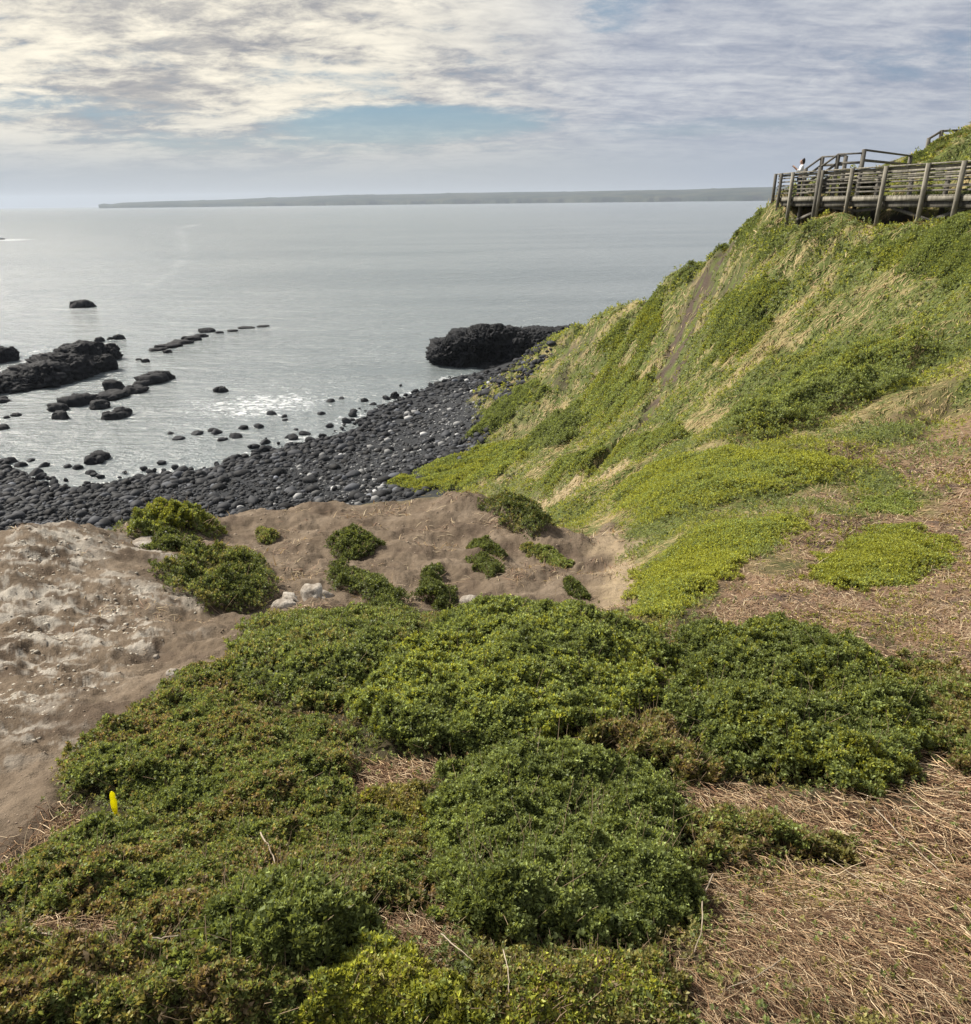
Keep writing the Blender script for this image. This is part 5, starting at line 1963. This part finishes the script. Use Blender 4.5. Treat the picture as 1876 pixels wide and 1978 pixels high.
for sx in (-1, 1):
    skin_obj('ear', [(sx * .088, .03, 1.60), (sx * .098, .025, 1.635)], [(0, 1)], [.014, .018], M_SKIN, per, 1)
    skin_obj('eye', [(sx * .034, .112, 1.645), (sx * .040, .112, 1.645)], [(0, 1)], [.010, .010], M_HAIR, per, 1)
    skin_obj('shoe', [(sx * .11, -.05, .05), (sx * .12, .15, .04)], [(0, 1)], [.05, .042], M_TROU, per, 1)
skin_obj('mouth', [(-.022, .120, 1.575), (.022, .120, 1.575)], [(0, 1)], [.008, .008], plain_mat('lip', (.30, .10, .09), (.33, .12, .1), 5, .5), per, 1)
mb = MB()
mb.bar((-.075, .45, 1.43), (.075, .45, 1.43), 0.010, 0.075)
ph = mb.build('phone', M_PHONE)
ph.location = tuple(pp)
ph.rotation_euler = per.rotation_euler
tag(ph, 'dark phone held up in both hands by the person on the deck', 'phone')

# ------------------------------------------------------------------ small things in the near plants
# yellow marker peg
M_YEL = leaf_mat('yellow_plastic', 0.5, 0.4, 0.5)
yp = land(227, 1580)[0]
sc_ = px_scale(yp)
yk = thing('marker_peg', 'bright yellow plastic marker peg stuck upright in the low shrub', 'marker', yp)
hgt_ = 46 / sc_ / 0.8
mb = MB()
w0 = 11 / sc_
mb.v, mb.f, mb.n = [], [], 0
prof_ = [(-0.10, .30), (0.10, .42), (0.45, .50), (0.55, .48), (0.62, .36), (0.72, .44), (0.86, .40), (0.97, .18), (1.0, .08)]
VV_ = []
for zz_, ww_ in prof_:
    for sx, sy in ((-1, -1), (1, -1), (1, 1), (-1, 1)):
        VV_.append((sx * w0 * ww_ + zz_ * hgt_ * 0.10, sy * w0 * ww_ * 0.35, zz_ * hgt_ + 0.05))
FF_ = [(0, 3, 2, 1)]
for k in range(len(prof_) - 1):
    for c_ in range(4):
        a_, b_ = k * 4 + c_, k * 4 + (c_ + 1) % 4
        FF_.append((a_, b_, b_ + 4, a_ + 4))
m_ = (len(prof_) - 1) * 4
FF_.append((m_, m_ + 1, m_ + 2, m_ + 3))
o = mesh_obj('tag', np.array(VV_) + yp, np.array(FF_), M_YEL, yk, np.tile([0.86, 0.86, 0.03], (len(VV_), 1)), loc=yp)
yk.rotation_euler = (math.radians(8), 0, math.radians(15))

# loose stalks and bleached sticks
M_STICK = plain_mat('bleached_stick', (0.22, 0.17, 0.12), (0.44, 0.37, 0.28), 20.0, 0.9)
ST = [
    ('pale curved stalk arching out of the wide low mat', [(512, 1660), (527, 1685), (538, 1712), (543, 1738)], 5, 0.16),
    ('bleached forked stick lying left of the deep green shrub', [(310, 1868), (332, 1868), (358, 1862)], 5, 0.14),
    ('grey curved stick standing at the edge of the dry stems', [(1372, 1720), (1352, 1770), (1352, 1830), (1335, 1880)], 5, 0.10),
    ('thin bleached stick slanting down to the bottom centre', [(855, 1850), (885, 1880), (915, 1905)], 4, 0.12),
    ('thin grey upright stalk at the bottom edge', [(972, 1890), (982, 1930), (983, 1975)], 4, 0.14),
    ('long straight pale stem lying over the dark litter at the right', [(1680, 1570), (1735, 1630), (1800, 1690), (1830, 1720)], 4, 0.05),
    ('pale root running through the bare patch at the lower left', [(85, 1820), (150, 1830), (205, 1835), (190, 1870), (140, 1910)], 5, 0.05),
    ('second long pale stem lying beside the first over the dry litter', [(1560, 1640), (1640, 1700), (1730, 1760)], 3.5, 0.04),
    ('crooked twig on the dry stems near the lower right corner', [(1510, 1870), (1460, 1905), (1400, 1930)], 4, 0.05),
]
for lab, pts, wpx, lift in ST:
    P = []
    for i, (a_, b_) in enumerate(pts):
        q_ = land(a_, b_)[0]
        dirv = np.array([0, 0, EYE]) - q_
        P.append(q_ + dirv / np.linalg.norm(dirv) * 0.0 + np.array([0, 0, lift]))
    P = np.array(P)
    # smooth chain
    tt_ = np.linspace(0, len(P) - 1, 14)
    Q = np.stack([np.interp(tt_, range(len(P)), P[:, k]) for k in range(3)], -1)
    Q[1:-1] = (Q[:-2] + Q[1:-1] + Q[2:]) / 3
    Q += np.random.default_rng(len(lab)).normal(0, 0.0012, Q.shape)
    w_ = wpx * 0.7 / px_scale(Q[7]) / 2
    VV_, FF_ = [], []
    for i in range(len(Q)):
        d_ = unit((Q[min(i + 1, 13)] - Q[max(i - 1, 0)])[None])
        S_, T_ = frame(d_)
        for k in range(5):
            a_ = k * 2 * math.pi / 5
            VV_.append(Q[i] + (S_[0] * math.cos(a_) + T_[0] * math.sin(a_)) * w_ * (1 - 0.5 * i / 13))
        if i:
            for k in range(5):
                FF_.append(((i - 1) * 5 + k, (i - 1) * 5 + (k + 1) % 5, i * 5 + (k + 1) % 5, i * 5 + k))
    o = mesh_obj('stick', np.array(VV_), np.array(FF_), M_STICK, loc=Q[0])
    tag(o, lab, 'stick', 'loose sticks in the near plants')
